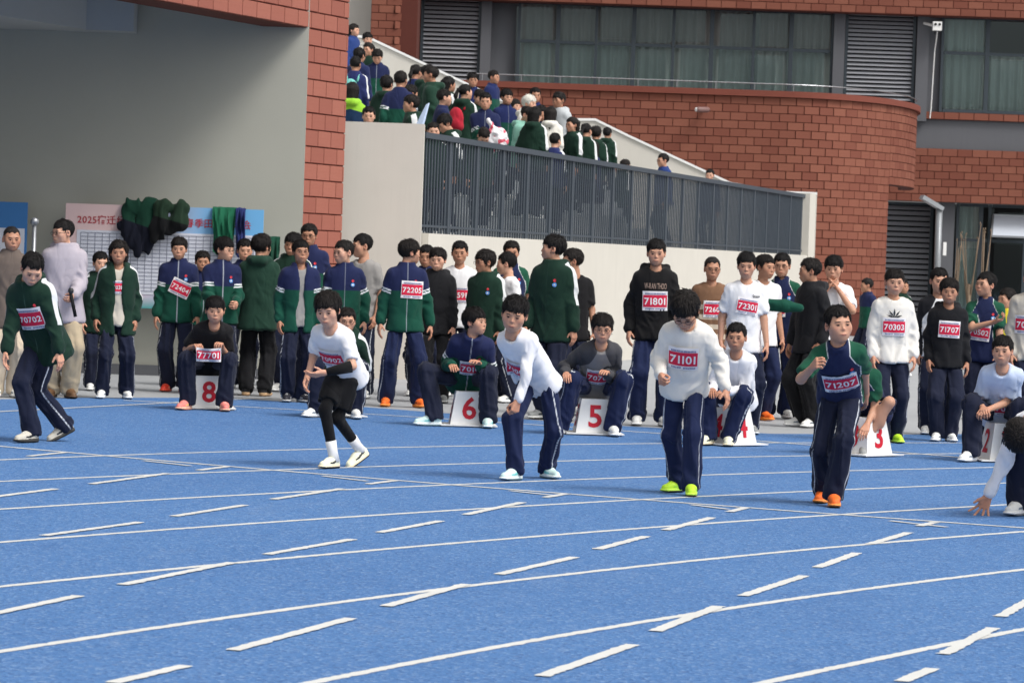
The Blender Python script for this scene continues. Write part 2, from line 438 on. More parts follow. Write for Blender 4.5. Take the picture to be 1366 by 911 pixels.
# the flight of steps behind it
def step_z(x, y):
    z = 1.77 + min(1.0, max(0.0, (2.2 - x) / 1.2)) * 0.09 * max(0.0, y - 45.5) + 0.2 * max(0.0, -0.5 - x) * (y > 45.5)
    return 1.77 + math.floor((z - 1.77) / 0.15 + 0.5) * 0.15
stp = empty('outdoor_staircase'); tag(stp, 'wide pale staircase rising behind the slatted railing', 'stairs')
for iy, (ya, yb) in enumerate([(41.9, 43.8), (43.8, 45.5)] + [(45.5 + 1.65 * i, 45.5 + 1.65 * (i + 1) - (0.02 if i == 15 else 0)) for i in range(16)]):
    x = -5.0; run = None; m = MB()
    while x < 6.5:
        xr = R0.x + (R1.x - R0.x) * ((ya - R0.y) / (R1.y - R0.y))
        xe = x + 0.42
        if xe > xr - 0.2: break
        m.box((x, ya, 0.02), (xe - 0.001, yb - 0.001, step_z(x + 0.21, (ya + yb) / 2)))
        x = xe
    if m.v: m.build('step_row', M_CONC, stp)
# far parapet of the stairs
par = [(430, 46), (491, 52), (674, 138), (724, 161), (794, 161.5), (840, 184), (974, 246), (1040, 258), (1090, 260)]
pp = [AT(x, y, 72.0) for x, y in par]
fp = empty('stair_parapet'); tag(fp, 'cream sloping parapet on the far side of the stairs', 'wall')
m, cap = MB(), MB()
for a, b in zip(pp, pp[1:]):
    m.prism([(a.x, 72, 0), (b.x - 0.0005, 72, 0), (b.x - 0.0005, 72.25, 0), (a.x, 72.25, 0)], [(a.x, 72, a.z), (b.x - 0.0005, 72, b.z), (b.x - 0.0005, 72.25, b.z), (a.x, 72.25, a.z)])
    cap.prism([(a.x, 71.96, a.z), (b.x, 71.96, b.z), (b.x, 72.29, b.z), (a.x, 72.29, a.z)], [(a.x, 71.96, a.z + 0.05), (b.x, 71.96, b.z + 0.05), (b.x, 72.29, b.z + 0.05), (a.x, 72.29, a.z + 0.05)])
m.build('wall', M_CREAM, fp); cap.build('coping', M_WHITE, fp)

# ------------------------------------------------------------------ school building behind
sb = empty('school_building'); tag(sb, 'red tiled school building with curved wall, louvres and curtained windows', 'building')
YW = 78.0; YF = 86.0
Xw = lambda px, Y, py=200: AT(px, py, Y).x
Zw = lambda px, py, Y: AT(px, py, Y).z
zcap = Zw(900, 117, YW); zc0 = zcap - 0.14
X0 = Xw(1046, 200, 200) if False else Xw(1046, YW)
ae, be = Xw(1216, 85.0) - X0, 7.0
curve = [(X0 + ae * math.sin(t), YW + be * (1 - math.cos(t))) for t in np.linspace(0, PI / 2, 33)]
tcut = 17
lo_path = [(Xw(590, YW), YW)] + curve[:tcut]
hi_path = curve[tcut - 1:]
def wall_strip(name, path, z0, z1, thick, mat, parent, out=0.0):
    P = [Vector((a[0], a[1])) for a in path]; V = []
    for i, p in enumerate(P):
        d = (P[min(i+1, len(P)-1)] - P[max(i-1, 0)]).normalized(); n = Vector((d.y, -d.x))
        a, b = p + n * out, p - n * thick
        V += [(a.x, a.y, z0), (a.x, a.y, z1), (b.x, b.y, z1), (b.x, b.y, z0)]
    F = [tuple(range(4))[::-1], tuple(len(V) - 4 + k for k in range(4))]
    for i in range(len(P) - 1):
        for k in range(4):
            F.append((4*i + k, 4*i + (k+1) % 4, 4*i + 4 + (k+1) % 4, 4*i + 4 + k)[::-1])
    m = MB(); m.add(V, F); return m.build(name, mat, parent)
zlow = Zw(1198, 247, 80.0)
low = wall_strip('curved_wall', lo_path, 0.0, zc0, 0.3, M_MORTAR, sb)
high = wall_strip('overhang_wall', hi_path, zlow, zc0 - 0.001, 0.3, M_MORTAR, sb)
wall_strip('ledge_cap', lo_path[:-1] + hi_path, zc0 + 0.002, zcap, 0.5, plain((118, 64, 52), 0.85), sb, 0.10)
near_mid = lambda q: abs(q[0] - 5.2) * 0.6 + abs(q[2] - 4.2)
tiles_on(low, lo_path, zc0 - TILE_H * 26, zc0, 230, view=near_mid)
tiles_on(high, hi_path, zlow + 0.002, zc0 - 0.002, 30)
# right wing
zr = lambda py: Zw(1290, py, YF)
xr0, xr1 = Xw(1205, YF) - 0.5, Xw(1366, YF) + 6.0
rw = MB().box((xr0, YF, zr(271)), (xr1, YF + 0.4, zr(200))).build('spandrel_wall', M_MORTAR, sb)
tiles_on(rw, [(xr0, YF), (xr1, YF)], zr(271), zr(200), 60)
MB().box((xr0, YF + 0.06, zr(200) + 0.002), (xr1, YF + 0.4, zr(161))).build('grey_band', M_DARKWALL, sb)
rl = MB().box((xr0, YF - 0.02, zr(161) + 0.002), (xr1, YF + 0.4, zr(151))).build('ledge_band', M_MORTAR, sb)
tiles_on(rl, [(xr0, YF - 0.02), (xr1, YF - 0.02)], zr(161) + 0.004, zr(151), 30)
# top band above the windows
YT = 85.45
zt0 = Zw(1000, 13, YT)
xt0, xt1 = Xw(556, YT), xr1
tb = MB().box((xt0, YT, zt0), (xt1, 86.6, zt0 + 1.2)).build('top_band', M_MORTAR, sb)
tiles_on(tb, [(xt0, YT), (xt1, YT)], zt0 + 0.012, zt0 + 0.012 + TILE_H * 4, 110)
# brick pier and cream wall at the top of the stairs
px0, px1 = Xw(494, 83.5, 50), Xw(556, 83.5, 50)
pr = MB().box((px0, 83.5, 3.0), (px1, 86.6, 9.0)).build('pier', M_MORTAR, sb)
tiles_on(pr, [(px0, 83.5), (px1 - 0.45, 83.5), (px1, 83.8)], 3.0 + 0.0, 9.0, 90, keep=lambda q: q[2] > 5.2)
MB().box((Xw(420, 85.0, 50), 85.0, 3.0), (px0 - 0.01, 85.3, 9.0)).build('plain_wall', M_CREAM, sb)
# backing of the upper floor
zf0 = zcap - 0.4
MB().box((px1 + 0.01, YF + 0.9, zf0), (xr1, YF + 1.2, zt0 + 0.6)).build('room_back', M_BLACK, sb)
MB().box((px1 + 0.01, YF + 0.42, zf0), (Xw(1215, YF), YF + 0.88, zf0 + 0.3)).build('floor_slab', M_DARKWALL, sb)
def louvre(name, xa, xb, za, zb_, Y, n):
    L = empty(name, (0, 0, 0), 0, sb)
    m = MB(); w = 0.07
    m.box((xa, Y - 0.04, za), (xa + w, Y + 0.1, zb_)); m.box((xb - w, Y - 0.04, za), (xb, Y + 0.1, zb_))
    m.box((xa + w + .001, Y - 0.04, zb_ - w), (xb - w - .001, Y + 0.1, zb_)); m.box((xa + w + .001, Y - 0.04, za), (xb - w - .001, Y + 0.1, za + w))
    m.build('louvre_frame', M_FRAME, L)
    MB().box((xa, Y + 0.2, za), (xb, Y + 0.24, zb_)).build('backing', M_BLACK, L)
    h = (zb_ - za - 2 * w) / n
    me = MB().prism([(xa + w, -0.03, -h*0.30), (xb - w, -0.03, -h*0.30), (xb - w, -0.015, -h*0.30 - 0.008), (xa + w, -0.015, -h*0.30 - 0.008)],
                    [(xa + w, 0.05, h*0.34), (xb - w, 0.05, h*0.34), (xb - w, 0.065, h*0.34 - 0.008), (xa + w, 0.065, h*0.34 - 0.008)]).mesh('slat', M_LOUVRE)
    for i in range(n):
        o = obj('slat', me, L); o.location = (0, Y, za + w + (i + 0.5) * h)
        o.rotation_euler = (rng.uniform(-0.03, 0.03), 0, 0)
    return L
zwin0, zwin1 = Zw(900, 121, YF) - 0.25, zt0 + 0.15
louvre('louvre', Xw(556, YF), Xw(636, YF), zwin0 - 0.1, zwin1, YF, 22)
MB().box((Xw(636, YF) + 0.002, YF - 0.15, zwin0), (Xw(650, YF), YF + 0.5, zwin1)).build('column', M_DARKWALL, sb)
MB().box((Xw(650, YF) + 0.002, YF + 0.2, zwin0), (Xw(686, YF), YF + 0.5, zwin1)).build('recess_wall', M_DARKWALL, sb)
MB().box((Xw(1106, YF) + 0.002, YF - 0.15, zwin0), (Xw(1121, YF), YF + 0.5, zwin1)).build('column', M_DARKWALL, sb)
louvre('louvre', Xw(1122, YF), Xw(1216, YF), zwin0 - 0.1, zwin1, YF, 23)
MB().box((Xw(1217, YF), YF - 0.15, zwin0 - 0.3), (Xw(1233, YF), YF + 0.5, zwin1)).build('column', M_DARKWALL, sb)
MB().box((Xw(1233, YF) + 0.002, YF + 0.1, zwin0 - 0.3), (Xw(1251, YF), YF + 0.5, zwin1)).build('recess_wall', M_DARKWALL, sb)
def mat_curtain(name, rgb):
    t = NT(name); c = t.coords()
    n = t.noise(2.0, 4, 0.6, t.mapped(c, (6, 1, 0.6)))
    b = srgb(*rgb)
    return t.out(t.mix(n, tuple(x * 0.75 for x in b), b), 0.9, spec=0.1)
M_CURT = mat_curtain('teal_curtain', (190, 199, 193)); M_CURT2 = mat_curtain('grey_curtain', (168, 164, 160))
def curtain(parent, xa, xb, za, zb_, Y, mat, seed=0, name='curtain'):
    n = max(24, int((xb - xa) / 0.025)); r = np.random.RandomState(seed)
    x = np.linspace(xa, xb, n); ph = np.cumsum(0.5 + 0.5 * r.rand(n)); amp = 0.05 + 0.04 * r.rand(n)
    y = Y + amp * np.sin(ph)
    V = np.zeros((3 * n, 3)); V[:, 0] = np.tile(x, 3); V[:n, 1] = y; V[n:2*n, 1] = Y + 0.8 * (y - Y); V[2*n:, 1] = Y + 0.35 * (y - Y)
    V[:n, 2] = za; V[n:2*n, 2] = za + 0.55 * (zb_ - za); V[2*n:, 2] = zb_
    Q = [(i, i+1, n+i+1, n+i) for i in range(n-1)] + [(n+i, n+i+1, 2*n+i+1, 2*n+i) for i in range(n-1)]
    return obj(name, np_mesh(name, V, Q, [mat]), parent)
def window(cols, za, zb_, ztr, Y, top_mats, low_mats, fw=0.07, name='window'):
    """window strip: frame, one pane per light above and below the transom, curtains behind"""
    W = empty(name, (0, 0, 0), 0, sb); m = MB()
    for i, x in enumerate(cols):
        w = fw * (1.5 if 0 < i < len(cols) - 1 and i % 2 else 1.0)
        m.box((x - w/2, Y - 0.04, za), (x + w/2, Y + 0.06, zb_))
    for a, b in zip(cols, cols[1:]):
        for z in (za + fw/2, ztr, zb_ - fw/2):
            m.box((a + fw*0.76, Y - 0.032, z - fw*0.55), (b - fw*0.76, Y + 0.05, z + fw*0.55))
    m.build('window_frame', M_FRAME, W)
    for i, (a, b) in enumerate(zip(cols, cols[1:])):
        for (z0_, z1_) in ((za + fw, ztr - fw/2), (ztr + fw/2, zb_ - fw)):
            o = MB().box((a + fw/2, Y + 0.004, z0_), (b - fw/2, Y + 0.012, z1_)).build('pane', M_GLASS, W)
            o.rotation_euler = (rng.uniform(-0.002, 0.002), 0, rng.uniform(-0.002, 0.002))
        if low_mats[i % len(low_mats)]: curtain(W, a + 0.02, b - 0.02, za, ztr - 0.02, Y + 0.22, low_mats[i % len(low_mats)], 3*i)
        if top_mats[i % len(top_mats)]: curtain(W, a + 0.02, b - 0.02, ztr + 0.02, zb_, Y + 0.24, top_mats[i % len(top_mats)], 3*i+1)
    return W
window([Xw(x, YF) for x in (687, 739, 790, 840, 893, 944, 1000, 1050, 1105)], zwin0, zt0 + 0.05, Zw(900, 62, YF), YF,
       [M_CURT2], [M_CURT])
window([Xw(x, YF) for x in (1252, 1312, 1372, 1432)], zr(151) + 0.004, zt0 + 0.05, Zw(1300, 72, YF), YF, [M_CURT, None], [M_CURT])
# ground floor of the right wing, under the overhang
zg = zr(271) - 0.004
MB().box((Xw(1170, YF), YF + 2.2, 0), (xr1, YF + 2.5, zg)).build('lobby_back', M_BLACK, sb)
louvre('louvre', Xw(1150, YF), Xw(1258, YF), 0.3, zg, YF + 1.5, 21)
MB().box((Xw(1259, YF), YF + 0.3, 0), (Xw(1279, YF), YF + 0.8, zg)).build('column', M_DARKWALL, sb)
window([Xw(x, YF + 0.6) for x in (1281, 1312, 1324, 1372, 1420)], 0.3, zg, Zw(1340, 322, YF + 0.6), YF + 0.6, [M_CURT, None, None, None], [M_CURT, None, None, None])
tw_ = empty('awning_window', (0, 0, 0), 0, sb)
aw = [AT(1325, 287, YF + 0.55), AT(1372, 289, YF + 0.55), AT(1372, 317, YF + 0.1), AT(1323, 315, YF + 0.1)]
m = MB()
for a, b in zip(aw, aw[1:] + aw[:1]): m.bar(a, b, 0.05, 0.05)
m.build('sash', M_STEEL, tw_)
me = bpy.data.meshes.new('pane'); me.from_pydata([tuple(p) for p in aw], [], [(0, 1, 2, 3)]); obj('pane', me, tw_, plain((190, 196, 205), 0.15, 0.0, 0.05))
# thin safety rail on the ledge
sr = empty('ledge_rail', (0, 0, 0), 0, sb)
pth = ([(Xw(620, YW), YW)] + curve[:-4]); zr_ = zcap + 0.16
MB().tube([(x, y + 0.1, zr_) for x, y in pth], 0.012, 6).build('cable', M_STEEL, sr)
for px in range(640, 1060, 52):
    MB().tube([(Xw(px, YW), YW + 0.1, zcap), (Xw(px, YW), YW + 0.1, zr_)], 0.01, 6).build('stanchion', M_STEEL, sr)

# ------------------------------------------------------------------ fittings
def camera_fit(name, px, py, Y, label, arm_from):
    c = AT(px, py, Y); o = empty(name, c); tag(o, label, 'camera')
    m = MB(); m.tube([(0, 0, 0), Vector(arm_from)], 0.035, 8); m.build('bracket', M_WHITE, o)
    return o, c
o, c = camera_fit('security_camera', 938, 147, YW - 0.3, 'small bullet security camera on the red tiled wall', (0.02, 0.27, 0.02))
MB().tube([(-0.16, -0.10, 0.0), (-0.12, -0.08, 0.0), (0.10, 0.05, 0.01), (0.14, 0.08, 0.01)], [0.055, 0.065, 0.065, 0.04], 12).build('housing', plain((120, 92, 88), 0.4), o, True)
MB().tube([(-0.175, -0.11, 0), (-0.161, -0.10, 0)], [0.04, 0.05], 12).build('lens', M_WHITE, o, True)
o, c = camera_fit('dome_camera', 1250, 36, YF - 0.5, 'white two-lens security camera on a bracket beside the upper window', (-0.28, 0.36, 0.10))
MB().box((-0.11, -0.10, -0.10), (0.11, 0.10, 0.12)).build('housing', M_WHITE, o)
for s in (-0.05, 0.05): MB().tube([(s, -0.101, 0.05), (s, -0.12, 0.05)], 0.032, 10).build('lens', M_BLACK, o)
for s in (-0.05, 0.05): MB().tube([(s, 0, -0.10), (s, 0, -0.19)], 0.012, 6).build('antenna', M_BLACK, o)
MB().tube([(0.02, 0.05, -0.1), (0.0, 0.3, -0.6), (-0.03, 0.35, -2.0), (-0.05, 0.35, -2.25)], 0.014, 6).build('cable', M_WHITE, o)
# bent lamp pole by the right wing
g0 = AT(1251, 355, 76.0); lp = empty('lamp_pole', (g0.x, g0.y, 0)); tag(lp, 'bent grey lamp pole in front of the dark louvres', 'lamp')
top, tip = AT(1253, 279, 76.0), AT(1228, 263, 76.0)
MB().tube([(0, 0, 0), (top.x - g0.x, 0, top.z)], 0.075, 10).build('pole', plain((134, 137, 140), 0.4, 0.3), lp, True)
MB().bar((top.x - g0.x + 0.06, 0, top.z), (tip.x - g0.x, -0.2, tip.z), 0.16, 0.09).build('arm', plain((150, 153, 156), 0.4, 0.3), lp)
MB().box((0.10, -0.05, 1.9), (0.17, 0.02, AT(1254, 323, 76).z)).build('light_tube', M_WHITE, lp)
# bare saplings
M_TWIG = plain((128, 110, 92), 0.9)
for k, (px, py, lab) in enumerate(((1276, 304, 'bare many-stemmed sapling nearest the bent lamp pole'), (1296, 297, 'bare tall sapling standing between two others by the glass doors'),
                                   (1312, 305, 'bare sapling on the right, beside the open awning window'))):
    t0 = AT(px, py, 73.0); o = empty('bare_sapling', (t0.x, 73.0, 0)); tag(o, lab, 'sapling', 'bare saplings by the glass doors')
    r = random.Random(k); m = MB()
    MB().tube([(0, 0, 0), (0.01, 0, 0.8), (0.0, 0, 1.3)], [0.05, 0.04, 0.03], 8).build('trunk', M_TWIG, o, True)
    for i in range(9):
        dx, dy = r.uniform(-0.24, 0.24), r.uniform(-0.2, 0.2); h = t0.z - r.uniform(0, 0.5); z0_ = r.uniform(0.5, 1.3)
        if i % 2: continue
        m.tube([(0, 0, z0_), (dx * 0.5, dy * 0.5, (z0_ + h) / 2 - 0.1), (dx * 0.8 + r.uniform(-.03, .03), dy, h)], [0.014, 0.011, 0.006], 6)
        m.tube([(dx * 0.8, dy, h - 0.02), (dx * 0.8 + 0.01, dy, h + 0.03)], [0.014, 0.008], 6)
    m.build('branches', M_TWIG, o, True)
# ================================================================== figures: signed-distance modelling
def vnoise(p, seed=0):
    """smooth value noise in 0..1 at points n x 3"""
    p = np.asarray(p, np.float64); i = np.floor(p).astype(np.int64); f = p - i; f = f * f * (3 - 2 * f)
    def hsh(a):
        h = (a[:, 0] * 374761393 + a[:, 1] * 668265263 + a[:, 2] * 2147483647 + seed * 974634777) & 0xFFFFFFFF
        h = ((h ^ (h >> 13)) * 1274126177) & 0xFFFFFFFF
        return ((h ^ (h >> 16)) & 0xFFFF) / 65535.0
    r = 0
    for dx in (0, 1):
        for dy in (0, 1):
            for dz in (0, 1):
                w = (f[:, 0] if dx else 1 - f[:, 0]) * (f[:, 1] if dy else 1 - f[:, 1]) * (f[:, 2] if dz else 1 - f[:, 2])
                r = r + w * hsh(i + np.array([dx, dy, dz]))
    return r
V3 = lambda *a: np.array(a if len(a) == 3 else a[0], np.float64)
def unit(v):
    v = np.asarray(v, float); return v / (np.linalg.norm(v) + 1e-12)

class Field:
    def __init__(s, lo, hi, h):
        s.lo = np.asarray(lo, float) - 2 * h; s.h = h
        s.n = np.ceil((np.asarray(hi, float) + 2 * h - s.lo) / h).astype(int) + 1
        s.D = np.full(s.n, 0.5, np.float32)
        s.ax = [s.lo[k] + h * np.arange(s.n[k]) for k in range(3)]
    def _sl(s, lo, hi, pad):
        a = np.clip(np.floor((np.asarray(lo) - pad - s.lo) / s.h).astype(int), 0, s.n)
        b = np.clip(np.ceil((np.asarray(hi) + pad - s.lo) / s.h).astype(int) + 1, 0, s.n)
        sl = tuple(slice(a[k], b[k]) for k in range(3))
        g = (s.ax[0][sl[0]][:, None, None], s.ax[1][sl[1]][None, :, None], s.ax[2][sl[2]][None, None, :])
        return sl, g
    def add(s, fn, lo, hi, k=0.02):
        sl, g = s._sl(lo, hi, k + 2.5 * s.h)
        if min(x.stop - x.start for x in sl) <= 0: return
        b = fn(*g); a = s.D[sl]
        h = np.maximum(k - np.abs(a - b), 0) / k
        s.D[sl] = np.minimum(a, b) - h * h * k * 0.25
    def sub(s, fn, lo, hi, k=0.01):
        sl, g = s._sl(lo, hi, k + 2.5 * s.h)
        if min(x.stop - x.start for x in sl) <= 0: return
        b = -fn(*g); a = s.D[sl]
        h = np.maximum(k - np.abs(a - b), 0) / k
        s.D[sl] = np.maximum(a, b) + h * h * k * 0.25
    def cone(s, a, b, ra, rb, k=0.02):
        a, b = V3(a), V3(b); r = max(ra, rb)
        s.add(f_cone(a, b, ra, rb), np.minimum(a, b) - r, np.maximum(a, b) + r, k)
    def capped(s, a, b, ra, rb, k=0.02):
        """tapered tube cut square at b"""
        a, b = V3(a), V3(b); n = unit(b - a); r = max(ra, rb); f = f_cone(a, b + n * r, ra, rb)
        s.add(lambda x, y, z: np.maximum(f(x, y, z), (x-b[0])*n[0] + (y-b[1])*n[1] + (z-b[2])*n[2]), np.minimum(a, b) - r, np.maximum(a, b) + r, k)
    def ell(s, c, r, k=0.02, sub=False):
        c, r = V3(c), V3(r); (s.sub if sub else s.add)(f_ell(c, r), c - r, c + r, k)
    def value(s, P):
        q = (np.asarray(P) - s.lo) / s.h; i = np.clip(np.floor(q).astype(int), 0, s.n - 2); f = np.clip(q - i, 0, 1); r = 0
        for dx in (0, 1):
            for dy in (0, 1):
                for dz in (0, 1):
                    w = (f[:, 0] if dx else 1 - f[:, 0]) * (f[:, 1] if dy else 1 - f[:, 1]) * (f[:, 2] if dz else 1 - f[:, 2])
                    r = r + w * s.D[i[:, 0] + dx, i[:, 1] + dy, i[:, 2] + dz]
        return r
    def normal(s, P):
        e = s.h; P = np.asarray(P)
        n = np.stack([s.value(P + V3(*(e * (j == k) for j in range(3)))) - s.value(P - V3(*(e * (j == k) for j in range(3)))) for k in range(3)], 1)
        return n / (np.linalg.norm(n, axis=1)[:, None] + 1e-9)
    def mesh(s):
        D = s.D; S = D < 0
        c = S[:-1, :-1, :-1].astype(np.int8)
        for dx, dy, dz in ((1,0,0),(0,1,0),(0,0,1),(1,1,0),(1,0,1),(0,1,1),(1,1,1)):
            c = c + S[dx:S.shape[0]-1+dx, dy:S.shape[1]-1+dy, dz:S.shape[2]-1+dz]
        act = np.argwhere((c > 0) & (c < 8))
        if len(act) == 0: return np.zeros((0, 3)), np.zeros((0, 4), int)
        idx = np.full(c.shape, -1, np.int32); idx[act[:, 0], act[:, 1], act[:, 2]] = np.arange(len(act))
        acc = np.zeros((len(act), 3)); cnt = np.zeros(len(act))
        cor = [(0,0,0),(1,0,0),(0,1,0),(1,1,0),(0,0,1),(1,0,1),(0,1,1),(1,1,1)]
        val = [D[act[:, 0]+a, act[:, 1]+b, act[:, 2]+d] for a, b, d in cor]
        for i, j in ((0,1),(2,3),(4,5),(6,7),(0,2),(1,3),(4,6),(5,7),(0,4),(1,5),(2,6),(3,7)):
            x = (val[i] < 0) != (val[j] < 0)
            t = val[i] / (val[i] - val[j] + 1e-12)
            p = np.array(cor[i]) + t[:, None] * (np.array(cor[j]) - np.array(cor[i]))
            acc[x] += p[x]; cnt[x] += 1
        V = s.lo + (act + acc / cnt[:, None]) * s.h
        Q = []
        for axis in range(3):
            sl0 = [slice(None)] * 3; sl1 = [slice(None)] * 3; sl0[axis] = slice(0, -1); sl1[axis] = slice(1, None)
            A, B = S[tuple(sl0)], S[tuple(sl1)]
            o1, o2 = [(1, 2), (2, 0), (0, 1)][axis]
            e = np.argwhere(A != B); e = e[(e[:, o1] > 0) & (e[:, o2] > 0)]
            e = e[(e[:, o1] < c.shape[o1]) & (e[:, o2] < c.shape[o2])]
            if len(e) == 0: continue
            d1 = np.zeros(3, int); d1[o1] = 1; d2 = np.zeros(3, int); d2[o2] = 1
            g = lambda q: idx[q[:, 0], q[:, 1], q[:, 2]]
            q = np.stack([g(e - d1 - d2), g(e - d2), g(e), g(e - d1)], 1)
            fl = A[e[:, 0], e[:, 1], e[:, 2]]
            q[~fl] = q[~fl][:, ::-1]
            Q.append(q)
        return V, np.concatenate(Q)
def f_cone(a, b, ra, rb):
    ba = b - a; L2 = float(ba @ ba) + 1e-12
    def f(x, y, z):
        px, py, pz = x - a[0], y - a[1], z - a[2]
        t = np.clip((px * ba[0] + py * ba[1] + pz * ba[2]) / L2, 0, 1)
        return np.sqrt((px - t * ba[0])**2 + (py - t * ba[1])**2 + (pz - t * ba[2])**2) - (ra + (rb - ra) * t)
    return f
def f_ell(c, r):
    def f(x, y, z):
        px, py, pz = (x - c[0]) / r[0], (y - c[1]) / r[1], (z - c[2]) / r[2]
        k0 = np.sqrt(px*px + py*py + pz*pz) + 1e-9
        k1 = np.sqrt((px / r[0])**2 + (py / r[1])**2 + (pz / r[2])**2) + 1e-9
        return k0 * (k0 - 1) / k1
    return f
def vnorm(V, Q):
    n = np.cross(V[Q[:, 2]] - V[Q[:, 0]], V[Q[:, 3]] - V[Q[:, 1]]); N = np.zeros_like(V)
    for k in range(4): np.add.at(N, Q[:, k], n)
    return N / (np.linalg.norm(N, axis=1)[:, None] + 1e-12)
def relax(V, Q, n=2):
    E = np.concatenate([Q[:, [0, 1]], Q[:, [1, 2]], Q[:, [2, 3]], Q[:, [3, 0]]]); E = np.concatenate([E, E[:, ::-1]])
    c = np.bincount(E[:, 0], minlength=len(V))[:, None] + 1e-9
    for _ in range(n):
        A = np.stack([np.bincount(E[:, 0], V[E[:, 1], k], len(V)) for k in range(3)], 1) / c; V = V + 0.5 * (A - V)
    return V
def soft_ridge(P, seed):
    """1 along fold lines, falling off softly"""
    r = 1 - np.abs(2 * vnoise(P, seed) - 1); return r * r * (3 - 2 * r)
def uv_ball(c, r, R=None, nu=10, nv=6):
    V = [(0, 0, 1)] + [(math.sin(PI*j/nv)*math.cos(2*PI*i/nu), math.sin(PI*j/nv)*math.sin(2*PI*i/nu), math.cos(PI*j/nv)) for j in range(1, nv) for i in range(nu)] + [(0, 0, -1)]
    V = np.array(V) * V3(r)
    if R is not None: V = V @ np.asarray(R).T
    Q = [(1+(j*nu)+i, 1+(j+1)*nu+i, 1+(j+1)*nu+(i+1) % nu, 1+j*nu+(i+1) % nu) for j in range(nv-2) for i in range(nu)]
    Tt = [(0, 1+i, 1+(i+1) % nu) for i in range(nu)]; last = len(V) - 1; b = 1 + (nv-2)*nu
    Tb = [(last, b+(i+1) % nu, b+i) for i in range(nu)]
    Q += [(a, b_, c_, c_) for a, b_, c_ in []]
    return V + V3(c), np.array(Q), np.array(Tt + Tb)

# ------------------------------------------------------------------ head
def make_head(h, jaw=1.0, wide=1.0, smile=0.0, detail=True):
    F = Field((-0.10, -0.125, -0.17), (0.10, 0.125, 0.13), h)
    F.ell((0, 0.018, 0.033), (0.074 * wide, 0.092, 0.084), 0.02)
    F.ell((0, -0.020, -0.022), (0.066 * wide, 0.066, 0.074), 0.03)
    F.ell((0, -0.028, -0.062), (0.052 * jaw, 0.050, 0.040), 0.03)
    F.ell((0, -0.060, -0.088), (0.020 * jaw, 0.017, 0.015), 0.028)
    for s in (-1, 1):
        F.ell((s * 0.042 * wide, -0.053, -0.018 + 0.004 * smile), (0.025, 0.024, 0.028), 0.03)
        F.ell((s * 0.077 * wide, 0.012, -0.006), (0.010, 0.019, 0.030), 0.008)
        F.ell((s * 0.080 * wide, 0.004, -0.004), (0.006, 0.009, 0.017), 0.004, True)
    F.cone((-0.034, -0.074, 0.024), (0.034, -0.074, 0.024), 0.010, 0.010, 0.02)
    for s in (-1, 1):
        F.ell((s * 0.031, -0.100, 0.002), (0.019, 0.0115, 0.009), 0.014, True)
        F.ell((s * 0.031, -0.0725, 0.001), (0.016, 0.0125, 0.0115), 0.005)
    F.cone((0, -0.079, 0.006), (0, -0.0945, -0.024), 0.007, 0.0092, 0.012)
    for s in (-1, 1): F.ell((s * 0.0110, -0.0855, -0.026), (0.0075, 0.008, 0.0062), 0.006)
    F.ell((0, -0.070, -0.058), (0.029 + 0.006 * smile, 0.019, 0.020), 0.024)
    F.ell((0, -0.0925, -0.0550), (0.022 + 0.006 * smile, 0.0055, 0.0036), 0.005)
    F.ell((0, -0.0910, -0.0630), (0.019 + 0.004 * smile, 0.0055, 0.0042), 0.005)
    F.cone((0, 0.018, -0.06), (0, 0.036, -0.165), 0.046, 0.050, 0.03)
    V, Q = F.mesh(); C = np.ones((len(V), 3))
    x, y, z = V.T; front = y < -0.05
    g = lambda cx, cz, rx, rz: np.exp(-(((np.abs(x) if cx else x) - cx) / rx)**2 - ((z - cz) / rz)**2) * front
    C *= 1 - g(0, -0.059, 0.020 + 0.006 * smile, 0.0065)[:, None] * np.array([0.12, 0.36, 0.32])
    C *= 1 - g(0.043, -0.022, 0.020, 0.018)[:, None] * np.array([0.0, 0.10, 0.09])
    C *= 1 - g(0, -0.024, 0.012, 0.010)[:, None] * np.array([0.0, 0.08, 0.07])
    C *= 1 - (np.exp(-((np.abs(x) - 0.082) / 0.008)**2 - ((z + 0.006) / 0.04)**2))[:, None] * np.array([0.02, 0.16, 0.15])
    parts = [(V, Q, None, C)]
    if detail:
        def bit(c, r, col, rot=0.0, yaw=0.0):
            R = (Matrix.Rotation(yaw, 3, 'Z') @ Matrix.Rotation(rot, 3, 'Y'))
            v, q, t = uv_ball(c, r, R, 10, 6); parts.append((v, q, t, np.tile(np.array(col), (len(v), 1))))
        for s in (-1, 1):
            bit((s * 0.031, -0.0838, 0.0008), (0.0140, 0.0032, 0.0048), (0.86, 0.94, 1.0), 0, s * 0.22)
            bit((s * 0.031, -0.0848, 0.0010), (0.0084, 0.0034, 0.0058), (0.05, 0.05, 0.05), 0, s * 0.22)
            bit((s * 0.0315, -0.0845, 0.0056), (0.0155, 0.0040, 0.0022), (0.12, 0.09, 0.09), s * 0.05, s * 0.24)
            bit((s * 0.0330, -0.0835, 0.0215), (0.0178, 0.0044, 0.0036), (0.11, 0.12, 0.12), s * 0.08, s * 0.28)
        bit((0, -0.0957, -0.0590), (0.0195 + 0.007 * smile, 0.0030, 0.0011 + 0.0020 * smile), (0.42, 0.22, 0.22) if smile < .5 else (1.1, 1.2, 1.3))
        for s in (-1, 1): bit((s * 0.0056, -0.0935, -0.0335), (0.0032, 0.0022, 0.0012), (0.38, 0.24, 0.22))
    return merge(parts)
